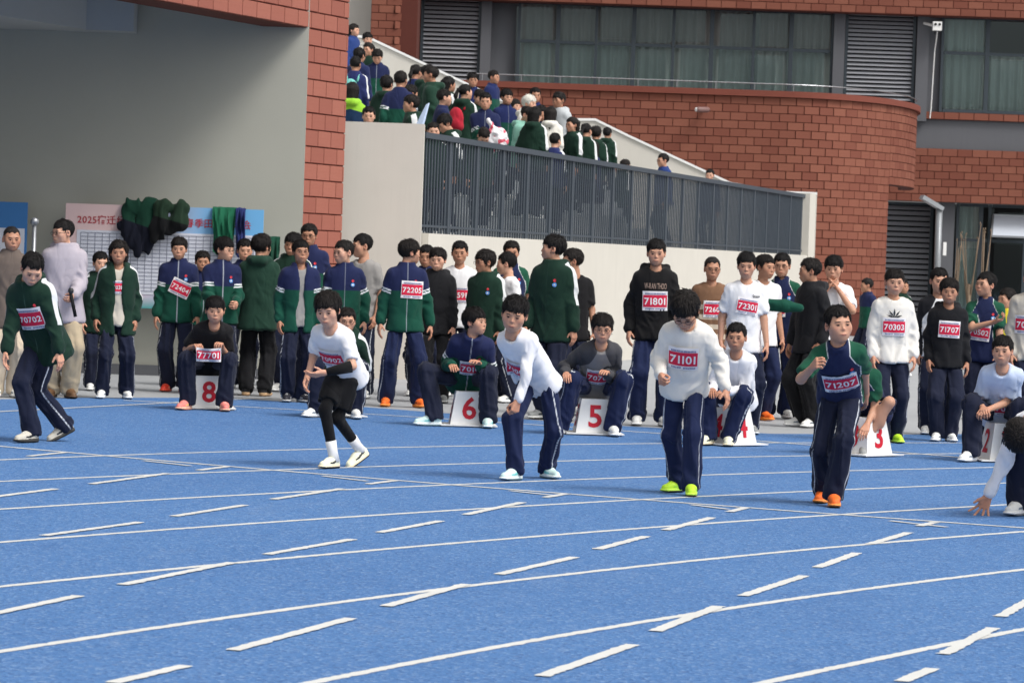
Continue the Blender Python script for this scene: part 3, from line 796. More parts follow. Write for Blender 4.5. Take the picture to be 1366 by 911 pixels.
def merge(parts):
    V, Q, T, C, n = [], [], [], [], 0
    for v, q, t, c in parts:
        V.append(v); C.append(c)
        if q is not None and len(q): Q.append(np.asarray(q) + n)
        if t is not None and len(t): T.append(np.asarray(t) + n)
        n += len(v)
    return (np.concatenate(V), np.concatenate(Q) if Q else np.zeros((0, 4), int), np.concatenate(T) if T else np.zeros((0, 3), int), np.concatenate(C))
HEADS = [make_head(0.0048, *a) for a in ((1.0, 1.0, 0.0), (0.92, 0.96, 0.0), (1.1, 1.06, 0.0), (1.0, 1.03, 1.0), (0.95, 1.0, 0.3))]
HEADS_LOW = [make_head(0.009, *a) for a in ((1.0, 1.0, 0.0), (0.92, 1.04, 0.2))]

# ------------------------------------------------------------------ hair (in head space)
def make_hair(style, seed, h=0.0062):
    low = h > 0.008
    r = np.random.RandomState(seed)
    P = dict(fringe=0.040, side=-0.020, back=-0.075, vol=0.0, spike=1.0, part=0.0, long=0.0)
    P.update({'fringe': {}, 'swept': dict(fringe=0.048, part=0.55, vol=0.006), 'crop': dict(fringe=0.054, side=0.000, back=-0.055, vol=0.001, spike=0.8),
              'buzz': dict(fringe=0.064, side=0.022, back=-0.03, vol=-0.003, spike=0.3), 'mop': dict(fringe=0.034, side=-0.03, back=-0.085, vol=0.006, spike=1.2),
              'thick': dict(fringe=0.038, side=-0.022, back=-0.08, vol=0.008, spike=1.2), 'curtain': dict(fringe=0.046, part=0.0, vol=0.006, side=-0.026),
              'long': dict(fringe=0.050, side=-0.05, back=-0.10, vol=0.004, long=1.0), 'pony': dict(fringe=0.056, side=-0.005, back=-0.06, vol=0.0, long=2.0, spike=0.5),
              'bob': dict(fringe=0.040, side=-0.09, back=-0.12, vol=0.010, long=3.0)}[style])
    F = Field((-0.13, -0.13, -0.30 if P['long'] else -0.14), (0.13, 0.20 if P['long'] == 2 else 0.15, 0.15), h)
    v = P['vol']; rad = V3(0.0815 + v, 0.099 + v, 0.088 + v); cen = V3(0, 0.020, 0.038)
    e = f_ell(cen, rad)
    def zcut(x, y):
        ph = np.abs(np.arctan2(x, -(y - 0.01)))
        zf = P['fringe'] + (0.016 * np.abs(np.sin(x * 60 + seed)) - 0.008) + P['part'] * x * 0.5
        if style == 'curtain': zf = zf + 0.03 * np.exp(-(x / 0.018)**2) - 0.012
        zs = P['side']; zb = P['back']
        w1 = np.clip((ph - 0.75) / 0.35, 0, 1); w1 = w1 * w1 * (3 - 2 * w1)
        w2 = np.clip((ph - 1.75) / 0.45, 0, 1); w2 = w2 * w2 * (3 - 2 * w2)
        return zf * (1 - w1) + (zs * (1 - w2) + zb * w2) * w1
    F.add(lambda x, y, z: np.maximum(e(x, y, z), (zcut(x, y) - z) * 0.8), cen - rad, cen + rad, 0.004)
    # ears stay free on short cuts
    if not P['long']:
        for s in (-1, 1): F.ell((s * 0.086, 0.010, -0.012), (0.022, 0.026, 0.036), 0.008, True)
    if P['long'] in (1.0, 3.0):
        L = -0.26 if P['long'] == 1 else -0.13
        for a in np.linspace(-1, 1, 9):
            an = PI / 2 + a * 1.15
            x, y = 0.078 * math.cos(an), 0.02 + 0.085 * math.sin(an)
            F.cone((x, y, 0.03), (x * 0.98, y * 1.0 + 0.004, L * (0.55 if abs(a) > 0.9 else 1.0)), 0.026, 0.014, 0.03)
    if P['long'] == 2.0:
        F.ell((0, 0.118, 0.03), (0.026, 0.026, 0.026), 0.012)
        F.cone((0, 0.13, 0.03), (0.004, 0.160, -0.06), 0.024, 0.028, 0.015); F.cone((0.004, 0.16, -0.06), (0.0, 0.145, -0.18), 0.028, 0.006, 0.02)
    V, Q = F.mesh(); N = vnorm(V, Q)
    az = np.arctan2(V[:, 0], -V[:, 1])
    n1 = vnoise(np.stack([az * 7, V[:, 2] * 14, np.full(len(V), seed)], 1), seed); n2 = vnoise(np.stack([az * 18, V[:, 2] * 30, np.full(len(V), 3.3)], 1), seed + 1)
    V = V + N * (((n1 - 0.5) * 0.007 + (n2 - 0.5) * 0.005) * P['spike'])[:, None]
    # loose locks: fine tapered blades combed away from the crown, so that surface and outline read as straight hair
    nb = 1300 if not low else 420
    k = r.choice(len(V), nb if style != 'buzz' else 200, replace=True)
    crown = V3(0.012, 0.050, 0.125); BV, BT = [], []
    for i in k:
        p, n = V[i], N[i]
        t = p - crown; t = t - n * (t @ n)
        if np.linalg.norm(t) < 0.012: t = V3(r.randn(3)); t = t - n * (t @ n)
        up_ = np.clip((p[2] - 0.05) / 0.07, 0, 1)
        t = unit(unit(t) + 0.16 * r.randn(3) + V3(0, -0.25, 0) * up_); t = unit(t - n * (t @ n))
        L = r.uniform(0.022, 0.050) * P['spike'] ** 0.5 * (0.45 if (p[1] < -0.03 and p[2] < P['fringe'] + 0.03) else 1.0); w = r.uniform(0.0022, 0.0046) * (1.6 if low else 1); sd = np.cross(t, n); lf = (0.003 + 0.010 * up_ * r.rand()) * P['spike']
        q0 = p - n * 0.003 - t * 0.012; q1 = p + t * L * 0.5 + n * r.uniform(0.4, 1.0) * lf; q2 = p + t * L + n * r.uniform(-0.6, 0.9) * lf
        b = len(BV); BV += [q0 + sd * w, q0 - sd * w, q1 + sd * w * 0.8, q1 - sd * w * 0.8, q1 + n * 0.002, q2]
        BT += [(b, b+2, b+4), (b, b+4, b+1), (b+1, b+4, b+3), (b+2, b+5, b+4), (b+4, b+5, b+3)]
    n0 = len(V); V = np.concatenate([V, np.array(BV)])
    return np_mesh('hair', V, Q, [], True, T=np.array(BT) + n0)
HAIR = {}
def hair_mesh(style, var=0, low=False):
    k = (style, var % 2, low)
    if k not in HAIR: HAIR[k] = make_hair(style, 11 + (var % 2) * 7, 0.0095 if low else 0.0062)
    return HAIR[k]
def mat_hair(name, rgb):
    t = NT(name); c = t.coords()
    n = t.noise(22.0, 4, 0.7, t.mapped(c, (6, 6, 0.8)))
    b = srgb(*rgb)
    t.bump(n, 0.9, 0.010)
    return t.out(t.mix(t.ramp(n, 0.35, 0.75), tuple(x * 0.45 for x in b), tuple(x * 1.5 for x in b)), 0.55, spec=0.22)
M_HAIR = [mat_hair('black_hair', (27, 24, 24)), mat_hair('soft_black_hair', (36, 31, 29))]
def mat_skin(name, rgb):
    t = NT(name); a = t.new('ShaderNodeAttribute', attribute_name='tint')
    n = t.noise(40, 3, 0.6, t.coords())
    b = srgb(*rgb)
    c = t.mix(n, tuple(x * 0.92 for x in b), tuple(min(1, x * 1.06) for x in b))
    c = t.mix(1.0, c, a.outputs['Color'], 'MULTIPLY')
    t.b.inputs['Subsurface Weight'].default_value = 0.08
    t.b.inputs['Subsurface Radius'].default_value = (0.012, 0.005, 0.003)
    return t.out(c, 0.52, spec=0.35)
M_SKIN = [mat_skin('fair_skin', (206, 159, 134)), mat_skin('light_skin', (194, 146, 120)), mat_skin('tan_skin', (178, 130, 104))]

# ------------------------------------------------------------------ hands: wrist at origin, fingers along -Z, thumb towards -Y, palm towards -X
def make_hand(curl, thumb=0.5, spread=0.0, h=0.0045):
    F = Field((-0.10, -0.08, -0.20), (0.035, 0.06, 0.04), h)
    kn = [(0.0, -0.032, -0.088), (0.0, -0.011, -0.092), (0.0, 0.010, -0.088), (0.0, 0.029, -0.080)]
    F.cone((0, 0, 0.045), (0, 0.0, -0.010), 0.026, 0.025, 0.01)
    for p in kn: F.cone((0, p[1] * 0.45, -0.012), p, 0.016, 0.0125, 0.012)
    F.cone((-0.004, -0.014, -0.02), (-0.008, -0.028, -0.065), 0.016, 0.013, 0.012)
    lens = [(0.040, 0.024, 0.020), (0.045, 0.028, 0.021), (0.041, 0.026, 0.020), (0.032, 0.019, 0.018)]
    for i, (p, L) in enumerate(zip(kn, lens)):
        a = V3(p); an = curl * (0.75 + 0.07 * i); sp = spread * (i - 1.5) * 0.28
        for j, l in enumerate(L):
            d = V3(-math.sin(an), math.sin(sp), -math.cos(an)); b = a + unit(d) * l
            F.cone(a, b, 0.0094 - 0.0009 * j, 0.0088 - 0.0011 * j, 0.004); a = b; an += curl * (1.15 if j == 0 else 0.7)
    a = V3(-0.008, -0.022, -0.03); d = unit(V3(-0.35 - thumb * 0.5, -0.75 + 0.35 * thumb, -0.75)); b = a + d * 0.042
    F.cone(a, b, 0.0125, 0.0105, 0.008); d2 = unit(d + V3(-0.25 * thumb, 0.35 * thumb, -0.35)); F.cone(b, b + d2 * 0.032, 0.0100, 0.0080, 0.004)
    V, Q = F.mesh(); C = np.ones((len(V), 3)); C[:] = (1.0, 0.93, 0.91)
    C *= 1 - 0.10 * vnoise(V * 90, 4)[:, None] * np.array([0.3, 1, 1])
    return V, Q
HANDS = {'relax': make_hand(0.38, 0.4), 'fist': make_hand(1.12, 1.0), 'flat': make_hand(0.12, 0.2), 'grip': make_hand(0.8, 0.8),
         'tripod': make_hand(0.25, 0.1, 1.6)}

# ------------------------------------------------------------------ shoes: ankle over origin, toe towards -Y
def make_shoe(h=0.0065):
    F = Field((-0.07, -0.22, -0.002), (0.07, 0.10, 0.13), h)
    F.cone((0, 0.045, 0.050), (0, -0.05, 0.050), 0.040, 0.042, 0.02); F.cone((0, -0.05, 0.046), (0.004, -0.145, 0.034), 0.040, 0.031, 0.03)
    F.cone((0, 0.035, 0.06), (0, 0.028, 0.105), 0.040, 0.036, 0.02)
    F.ell((0, 0.026, 0.125), (0.028, 0.032, 0.022), 0.01, True)
    def sole(x, y, z):
        t = np.clip((y - 0.045) / (-0.145 - 0.045), 0, 1); r = 0.041 + 0.008 * np.sin(t * 2.6 + 0.3)
        q = np.sqrt((x - 0.004 * t)**2 + (y - (0.045 - 0.19 * t))**2) - r
        toe = np.maximum(-0.10 - y, 0) * 0.18; top = 0.034 - 0.008 * t
        return np.maximum(q, np.maximum(toe - z, z - top)) + 0 * x
    F.add(sole, (-0.06, -0.21, 0.0), (0.06, 0.10, 0.035), 0.004)
    V, Q = F.mesh(); V[:, 2] = np.maximum(V[:, 2], 0.0)
    c = V[Q].mean(1); t = np.clip((c[:, 1] - 0.045) / -0.19, 0, 1)
    mi = np.where(c[:, 2] < 0.036 - 0.008 * t, 1, 0)
    lace = (np.abs(c[:, 0]) < 0.017) & (c[:, 1] < 0.0) & (c[:, 1] > -0.10) & (c[:, 2] > 0.062) & (np.sin(c[:, 1] * 330) > -0.1)
    mi[lace] = 2
    mi[(np.abs(c[:, 0]) > 0.028) & (c[:, 2] > 0.042) & (np.abs(c[:, 2] - 0.055 - 0.25 * (c[:, 1] + 0.03)) < 0.010) & (c[:, 1] < 0.03) & (c[:, 1] > -0.09)] = 3
    mi[c[:, 2] < 0.012] = 4
    return np_mesh('shoe', V, Q, [M_WHITE] * 5, True, mi)
SHOE = make_shoe()

# ------------------------------------------------------------------ cloth materials: crisp trim from per-vertex distances
_cloth = {}
def cloth(a, b=None, trim=(225, 225, 222), pipe=None, rough=0.9, wrinkle=1.0, weave=0.0):
    """a/b either side of feat.x = 0, trim where feat.y < 0, pipe where feat.z < 0"""
    k = (a, b, trim, pipe, rough, wrinkle, weave)
    if k in _cloth: return _cloth[k]
    t = NT('cloth_%d_%d_%d' % a); at = t.new('ShaderNodeAttribute', attribute_name='feat')
    sx = t.new('ShaderNodeSeparateXYZ'); t.l.new(at.outputs['Vector'], sx.inputs[0])
    c = t.coords()
    n = t.noise(7.0, 4, 0.6, c); f = t.noise(160, 2, 0.6, c)
    def shade(rgb):
        q = srgb(*rgb); x = t.mix(n, tuple(v * 0.84 for v in q), tuple(min(1, v * 1.12) for v in q))
        return t.mix(t.ramp(f, 0.4, 0.9, 0, 0.18), x, tuple(min(1, v * 1.3 + 0.004) for v in q))
    col = shade(a)
    if b is not None: col = t.mix(t.ramp(sx.outputs[0], -0.003, 0.003), shade(b), col)
    if trim is not None: col = t.mix(t.ramp(sx.outputs[1], -0.002, 0.002, 1, 0), col, srgb(*trim))
    if pipe is not None: col = t.mix(t.ramp(sx.outputs[2], -0.0015, 0.0015, 1, 0), col, srgb(*pipe))
    w = t.noise(3.6, 1, 0.4, t.mapped(c, (1.4, 1.4, 0.8)), 1.2); w = t.math('POWER', t.math('ABSOLUTE', t.math('SUBTRACT', t.math('MULTIPLY', w, 2.0), 1.0)), 0.8)
    t.bump(t.math('ADD', w, t.math('MULTIPLY', f, 0.012)), 0.30 * wrinkle, 0.030)
    t.b.inputs['Sheen Weight'].default_value = 0.06
    _cloth[k] = t.out(col, rough, spec=0.2)
    return _cloth[k]

# ------------------------------------------------------------------ writing: glyph outlines as meshes
_gl = {}
def glyph(ch, bold=0.02):
    k = (ch, bold)
    if k not in _gl:
        cu = bpy.data.curves.new('glyph', 'FONT'); cu.body = ch; cu.size = 1.0; cu.offset = bold; cu.resolution_u = 3
        o = bpy.data.objects.new('glyph', cu); COL.objects.link(o)
        me = bpy.data.meshes.new_from_object(o.evaluated_get(bpy.context.evaluated_depsgraph_get()))
        V = np.array([v.co[:2] for v in me.vertices]).reshape(-1, 2); Fs = []
        me.calc_loop_triangles(); Fs = [tuple(t.vertices) for t in me.loop_triangles]
        bpy.data.objects.remove(o); bpy.data.curves.remove(cu); bpy.data.meshes.remove(me)
        _gl[k] = (V, Fs, V[:, 0].max() if len(V) else 0.3, V[:, 0].min() if len(V) else 0)
    return _gl[k]
def text_flat(s, bold=0.02, gap=0.08):
    """(points n x 2, triangles), width; cap height about 0.73"""
    P, T, x = [], [], 0.0
    for ch in s:
        if ch == ' ': x += 0.3; continue
        v, t, mx, mn = glyph(ch, bold); n = len(P)
        if ch == '1': mn, mx = mn - 0.07, mx + 0.05
        P += [(a - mn + x, b) for a, b in v]; T += [(i + n, j + n, k + n) for i, j, k in t]; x += mx - mn + gap
    return np.array(P), np.array(T), x - gap
def put_text(name, s, size, mat, parent, mat4, bold=0.02, align=0.5, depth=0.0):
    P, T, w = text_flat(s, bold); P = P.copy(); P[:, 0] -= w * align; P *= size
    V = np.zeros((len(P), 3)); V[:, 0] = P[:, 0]; V[:, 2] = P[:, 1]
    o = obj(name, np_mesh(name, V, None, [mat], False, T=T), parent); o.matrix_local = mat4
    return o
M_BIBWHITE = plain((236, 232, 232), 0.6, 0.0, 0.03); M_BIBRED = plain((212, 36, 70), 0.6, 0.0, 0.05); M_INK = plain((96, 104, 150), 0.7, 0.0, 0.05)

# ------------------------------------------------------------------ rig
def rotz(a): c, s = math.cos(a), math.sin(a); return np.array([[c, -s, 0], [s, c, 0], [0, 0, 1.0]])
def rotx(a): c, s = math.cos(a), math.sin(a); return np.array([[1, 0, 0], [0, c, -s], [0, s, c]])
def roty(a): c, s = math.cos(a), math.sin(a); return np.array([[c, 0, s], [0, 1, 0], [-s, 0, c]])
def ik(a, b, la, lb, pole):
    a, b = V3(a), V3(b); d = b - a; L = np.linalg.norm(d); mx = (la + lb) * 0.998
    if L > mx: b = a + d * (mx / L); d = b - a; L = mx
    L = max(L, abs(la - lb) + 0.01); u = d / (np.linalg.norm(d) + 1e-9)
    x = (la * la - lb * lb + L * L) / (2 * L); hh = math.sqrt(max(la * la - x * x, 0))
    p = V3(pole) - u * (V3(pole) @ u); p = unit(p)
    return a + u * x + p * hh, b
def seg_t(P, a, b):
    ba = b - a; L = np.linalg.norm(ba); t = np.clip(((P - a) @ ba) / (L * L), 0, 1)
    return np.linalg.norm(P - a - t[:, None] * ba, axis=1), t * L
W_PROF = np.array([-0.30, -0.16, -0.06, 0.06, 0.20, 0.34, 0.43, 0.485, 0.525, 0.555, 0.60])
A_PROF = np.array([0.160, 0.158, 0.152, 0.142, 0.146, 0.156, 0.154, 0.132, 0.080, 0.064, 0.060])
B_PROF = np.array([0.112, 0.112, 0.110, 0.100, 0.102, 0.106, 0.096, 0.082, 0.070, 0.062, 0.058])

class Rig:
    """joints of one figure in its own space: facing -Y, x to the viewer's right, ground at z = 0"""
    def __init__(s, S, pelvis, neck, feet, hands, twist=0.0, hipyaw=0.0, poles=None, kpoles=None, head=(0, 0, 0), side=0.0):
        s.S = S; s.pel, s.twist = V3(pelvis), twist
        d = V3(neck) - s.pel; s.L = 0.53 * S; s.ez = unit(d); s.neck = s.pel + s.ez * s.L
        hx = rotz(hipyaw) @ V3(1, 0, 0); s.ex = unit(hx - s.ez * (hx @ s.ez)); s.ey = np.cross(s.ez, s.ex)
        s.hips, s.knees, s.ank, s.feet = [], [], [], feet
        for i, sg in enumerate((-1, 1)):
            hp = s.pel + hx * sg * 0.076 * S + V3(0, 0, -0.02 * S); s.hips.append(hp)
            f = feet[i]; an = V3(f['p']) + V3(0, 0, 0.085 * S)
            fw = rotz(f.get('yaw', 0)) @ V3(0, -1, 0)
            if f.get('heel', 0): an = V3(f['p']) + fw * -0.0 + V3(0, 0, 0.085 * S)
            kp = (kpoles[i] if kpoles and kpoles[i] is not None else fw + V3(0.03 * sg, 0, 0.0))
            k, a = ik(hp, an, 0.425 * S, 0.415 * S, kp); s.knees.append(k); s.ank.append(a)
        cx = math.cos(twist); sx = math.sin(twist)
        s.sx = s.ex * cx + s.ey * sx; s.sy = -s.ex * sx + s.ey * cx
        s.sho, s.elb, s.wri = [], [], []
        for i, sg in enumerate((-1, 1)):
            sh = s.pel + s.ez * 0.445 * S + s.sx * sg * 0.140 * S; s.sho.append(sh)
            pole = poles[i] if poles and poles[i] is not None else V3(0.35 * sg, 1.0, -0.2)
            e, w = ik(sh, hands[i], 0.268 * S, 0.240 * S, pole); s.elb.append(e); s.wri.append(w)
        s.head = head; s.hs = 1.02 * S ** 0.45
        yaw, pit, rol = head
        s.RH = rotz(yaw) @ rotx(-pit) @ roty(rol)
        up = unit(s.ez * 0.45 + V3(0, 0, 0.55)); s.piv = s.neck + up * 0.018 * S
        s.hc = s.piv + s.RH @ (V3(0, -0.022, 0.118) * s.hs)
    def torso(s, puff, hem, top, flare=0.0, scale=1.0):
        S = s.S; A = (A_PROF + puff) * S; B = (B_PROF + puff * 0.9) * S; W = W_PROF * S; pel, ex, ey, ez, tw, L = s.pel, s.ex, s.ey, s.ez, s.twist, s.L
        def f(x, y, z):
            px, py, pz = x - pel[0], y - pel[1], z - pel[2]
            w = px*ez[0] + py*ez[1] + pz*ez[2]; u = px*ex[0] + py*ex[1] + pz*ex[2]; v = px*ey[0] + py*ey[1] + pz*ey[2]
            if tw:
                a = tw * np.clip(w / L, 0, 1); c, s_ = np.cos(a), np.sin(a); u, v = u*c + v*s_, -u*s_ + v*c
            fl_ = flare * S * np.clip(1 - (w - hem * S) / (0.16 * S), 0, 1); ra = np.interp(w, W, A) + fl_; rb = np.interp(w, W, B) + fl_
            k = (np.abs(u / ra)**2.4 + np.abs(v / rb)**2.4) ** (1 / 2.4)
            d = (k - 1) * np.minimum(ra, rb) * 0.92
            return np.maximum(d, np.maximum(hem * S - w, w - top * S))
        R = 0.30 * S; lo = np.minimum(pel + ez * hem * S, s.neck) - R; hi = np.maximum(pel + ez * hem * S, s.neck + ez * 0.06) + R
        return f, lo, hi
    def coords(s, P):
        """torso coordinates u (across), v (back positive), w (up the spine), metres at S = 1"""
        q = P - s.pel; w = q @ s.ez; u = q @ s.ex; v = q @ s.ey
        a = s.twist * np.clip(w / s.L, 0, 1); c, s_ = np.cos(a), np.sin(a)
        return (u*c + v*s_) / s.S, (-u*s_ + v*c) / s.S, w / s.S
    def place(s, u, v, w):
        u, v, w = np.broadcast_arrays(u, v, w); a = s.twist * np.clip(w * s.S / s.L, 0, 1); c, s_ = np.cos(a), np.sin(a)
        U = u*c - v*s_; Vv = u*s_ + v*c
        return s.pel + s.S * (U[..., None] * s.ex + Vv[..., None] * s.ey + w[..., None] * s.ez)
def bounds(pts, pad): p = np.array(pts); return p.min(0) - pad, p.max(0) + pad

def make_top(R, vox, sleeve='long', hem=-0.10, puff=0.012, sr=(0.066, 0.056, 0.047), collar=True, hood=False, opened=0.0, cuff=True, seed=0, folds=1.0):
    S = R.S; pts = [R.pel, R.neck + R.ez * 0.1, R.pel + R.ez * hem * S] + R.sho + R.elb + (R.wri if sleeve == 'long' else [])
    lo, hi = bounds(pts, 0.21 * S); F = Field(lo, hi, vox)
    f, a, b = R.torso(puff, hem, 0.575 if collar else 0.535, 0.016); F.add(f, a, b, 0.03)
    FT = Field.__new__(Field); FT.__dict__.update(F.__dict__); FT.D = F.D.copy()
    for i in (0, 1):
        sh, el, wr = R.sho[i], R.elb[i], R.wri[i]
        r0, r1, r2 = [x * 0.88 * S for x in sr]
        if sleeve == 'long':
            F.cone(sh, el, r0, r1, 0.045 * S); F.cone(el, wr - unit(wr - el) * 0.012, r1, r2, 0.02)
            if cuff: F.cone(wr - unit(wr - el) * 0.06 * S, wr - unit(wr - el) * 0.025 * S, r2 * 1.16, r2 * 1.12, 0.012)
        else:
            t = 0.80 if sleeve == 'short' else 0.3
            F.capped(sh, sh + (el - sh) * t, r0, r0 * 1.04, 0.035 * S)
    if hood:
        p = [R.place(np.array(u), np.array(v), np.array(w)) for u, v, w in ((-0.085, -0.045, 0.50), (-0.10, 0.05, 0.535), (-0.04, 0.12, 0.52), (0.04, 0.12, 0.52), (0.10, 0.05, 0.535), (0.085, -0.045, 0.50))]
        for a_, b_, ra, rb in zip(p, p[1:], (0.022, 0.036, 0.05, 0.036, 0.026), (0.034, 0.05, 0.05, 0.036, 0.022)): F.cone(a_, b_, ra * S, rb * S, 0.025)
    # neck opening
    n0, n1 = R.neck - R.ez * 0.01 * S + R.ey * -0.006 * S, R.hc + R.RH @ V3(0, 0.02, -0.04)
    F.sub(f_cone(n0, n1, 0.056 * S, 0.064 * S), np.minimum(n0, n1) - 0.08, np.maximum(n0, n1) + 0.08, 0.006)
    if not collar:
        c = R.place(np.array(0.0), np.array(-0.05), np.array(0.54)); F.ell(c, (0.06 * S, 0.06 * S, 0.055 * S), 0.008, True)
    if opened:
        pel, ex, ey, ez, S_ = R.pel, R.ex, R.ey, R.ez, S
        def wedge(x, y, z):
            px, py, pz = x - pel[0], y - pel[1], z - pel[2]
            u = (px*ex[0] + py*ex[1] + pz*ex[2]) / S_; v = (px*ey[0] + py*ey[1] + pz*ey[2]) / S_; w = (px*ez[0] + py*ez[1] + pz*ez[2]) / S_
            half = opened * (0.75 + 0.25 * np.cos(w * 9)) + np.clip(w - 0.40, 0, 1) * 0.10
            return np.maximum(np.maximum(np.abs(u - 0.01) - half, v + 0.01), np.maximum(-0.4 - w, w - 0.62)) * S_
        F.sub(wedge, lo, hi, 0.012)
    V, Q = F.mesh(); V = relax(V, Q); N = vnorm(V, Q)
    # drapery
    u, v, w = R.coords(V)
    m = np.full(len(V), -1.0); s_arm = np.zeros(len(V)); d_el = np.full(len(V), 9.0)
    outq = np.zeros(len(V)); outd = np.full(len(V), -1.0)
    d_t = np.maximum(np.abs(u) - 0.15, np.maximum(-0.30 - w, 0)) * S
    dmin = np.full(len(V), 9.0)
    for i, sg in enumerate((-1, 1)):
        da, sa = seg_t(V, R.sho[i], R.elb[i]); db, sb_ = seg_t(V, R.elb[i], R.wri[i])
        d = np.minimum(da, db); s1 = np.where(da < db, sa, 0.268 * S + sb_) / S
        near = (d < dmin); dmin = np.where(near, d, dmin)
        lat = sg * u
        mm = np.minimum(lat - 0.128 - 0.10 * np.clip(w - 0.42, 0, 0.2), 0.095 - d / S)   # > 0: on this sleeve
        mm = np.where((d / S < 0.09) & (s1 > 0.12), np.maximum(mm, 0.09 - d / S), mm)
        up = near & (mm > m); m = np.where(up | (mm > m), np.maximum(m, mm), m); s_arm = np.where(near, s1, s_arm)
        de = np.linalg.norm(V - R.elb[i], axis=1) / S; d_el = np.minimum(d_el, de)
        ax = np.where((da < db)[:, None], unit(R.elb[i] - R.sho[i])[None], unit(R.wri[i] - R.elb[i])[None])
        o = R.sx * sg; o = o[None] - ax * (ax @ o)[:, None]; o /= np.linalg.norm(o, axis=1)[:, None] + 1e-9
        fw = np.cross(ax, o); base = np.where((da < db)[:, None], R.sho[i][None], R.elb[i][None]); rel = V - base
        outq = np.where(near, (rel * fw).sum(1), outq); outd = np.where(near, (rel * o).sum(1), outd)
    wn_ = vnoise(np.stack([u, v, w], 1) * 4 + seed, seed)
    ang = np.arctan2(outq, outd); cr = np.zeros(len(V))
    for th_, sd_, am in ((0.42, 1, 1.0), (0.95, 2, 0.75), (-0.25, 3, 0.6)):
        c_, s_ = math.cos(th_), math.sin(th_); uu = np.where(v < 0, np.abs(u), 0.3 - np.abs(u))
        au = uu * c_ - w * s_ + 0.05 * (wn_ - 0.5); al = uu * s_ + w * c_
        cr = np.maximum(cr, am * soft_ridge(np.stack([au * 11, al * 2.4, 2.0 * np.sign(u) + 4 * (v > 0) + seed * 1.3], 1), seed + 10 + sd_) ** 2)
    slv = soft_ridge(np.stack([s_arm * 13 + ang * 0.55 + 0.5 * wn_, ang * 0.5, np.full(len(V), seed * 1.7)], 1), seed + 2) ** 2
    lowf = np.clip((0.40 - w) / 0.25, 0.25, 1.0)
    disp = np.where(m < 0.01, (0.024 * (cr - 0.35)) * lowf, 0.020 * (slv - 0.4) * (0.5 + 0.9 * np.exp(-(d_el / 0.13)**2)))
    FT.full = F
    calm = np.clip((0.575 - w) / 0.06, 0.15, 1)
    V = V + N * (disp * calm * folds * S)[:, None]
    return V, Q, FT, dict(u=u, v=v, w=w, m=m, s=s_arm, q=outq, o=outd)

def top_feat(style, g, n, hem):
    u, v, w, m, s, q, o = (g[k] for k in 'uvwmsqo'); f = np.ones((n, 3))
    if style in ('sj',):
        f[:, 0] = np.where(m > 0, 0.155 - s, w - 0.285 + 0.12 * np.maximum(np.abs(u) - 0.13, 0))
        st = np.abs(np.abs(s - 0.165) - 0.014) - 0.0075
        f[:, 1] = np.maximum(st, -m * 1.0 - 0.0)
        f[:, 2] = np.where((v < 0) & (m < 0.01), np.abs(u) - 0.006, 1)
    elif style == 'pk':
        f[:, 1] = np.where((o > 0.0), np.maximum(np.abs(q + 0.004) - 0.036, np.maximum(s - 0.30, 0.0 - s - 0.04) + 0.0), 1)
        f[:, 1] = np.maximum(f[:, 1], -m - 0.015)
        f[:, 2] = np.where((v < 0) & (m < 0.01), np.abs(u) - 0.004, 1)
    elif style == 'polo':
        f[:, 0] = -(m + np.clip(w - 0.40, -0.03, 0.1) * 0.6 + 0.0)
        f[:, 1] = np.abs(f[:, 0]) - 0.004
        f[:, 2] = np.where((v < 0) & (w > 0.43), np.abs(u) - 0.002, 1)
    elif style == 'raglan':
        f[:, 0] = -(m + np.clip(w - 0.30, 0, 0.2) * 0.55 - 0.012)
    elif style == 'stripe':
        f[:, 0] = np.where(w > 0.36, 0.02, np.sin(w * 62) * 0.02)
    elif style == 'yoke':
        f[:, 0] = w - 0.43 + 0.25 * np.abs(u)
    elif style == 'print':
        f[:, 0] = np.where((v < 0), 0.03 - np.hypot(u - 0.02, (w - 0.335) * 1.1), -1) * -1
    elif style == 'pipe':
        f[:, 1] = np.where(o > 0, np.maximum(np.abs(q) - 0.003, -m), 1)
    return f

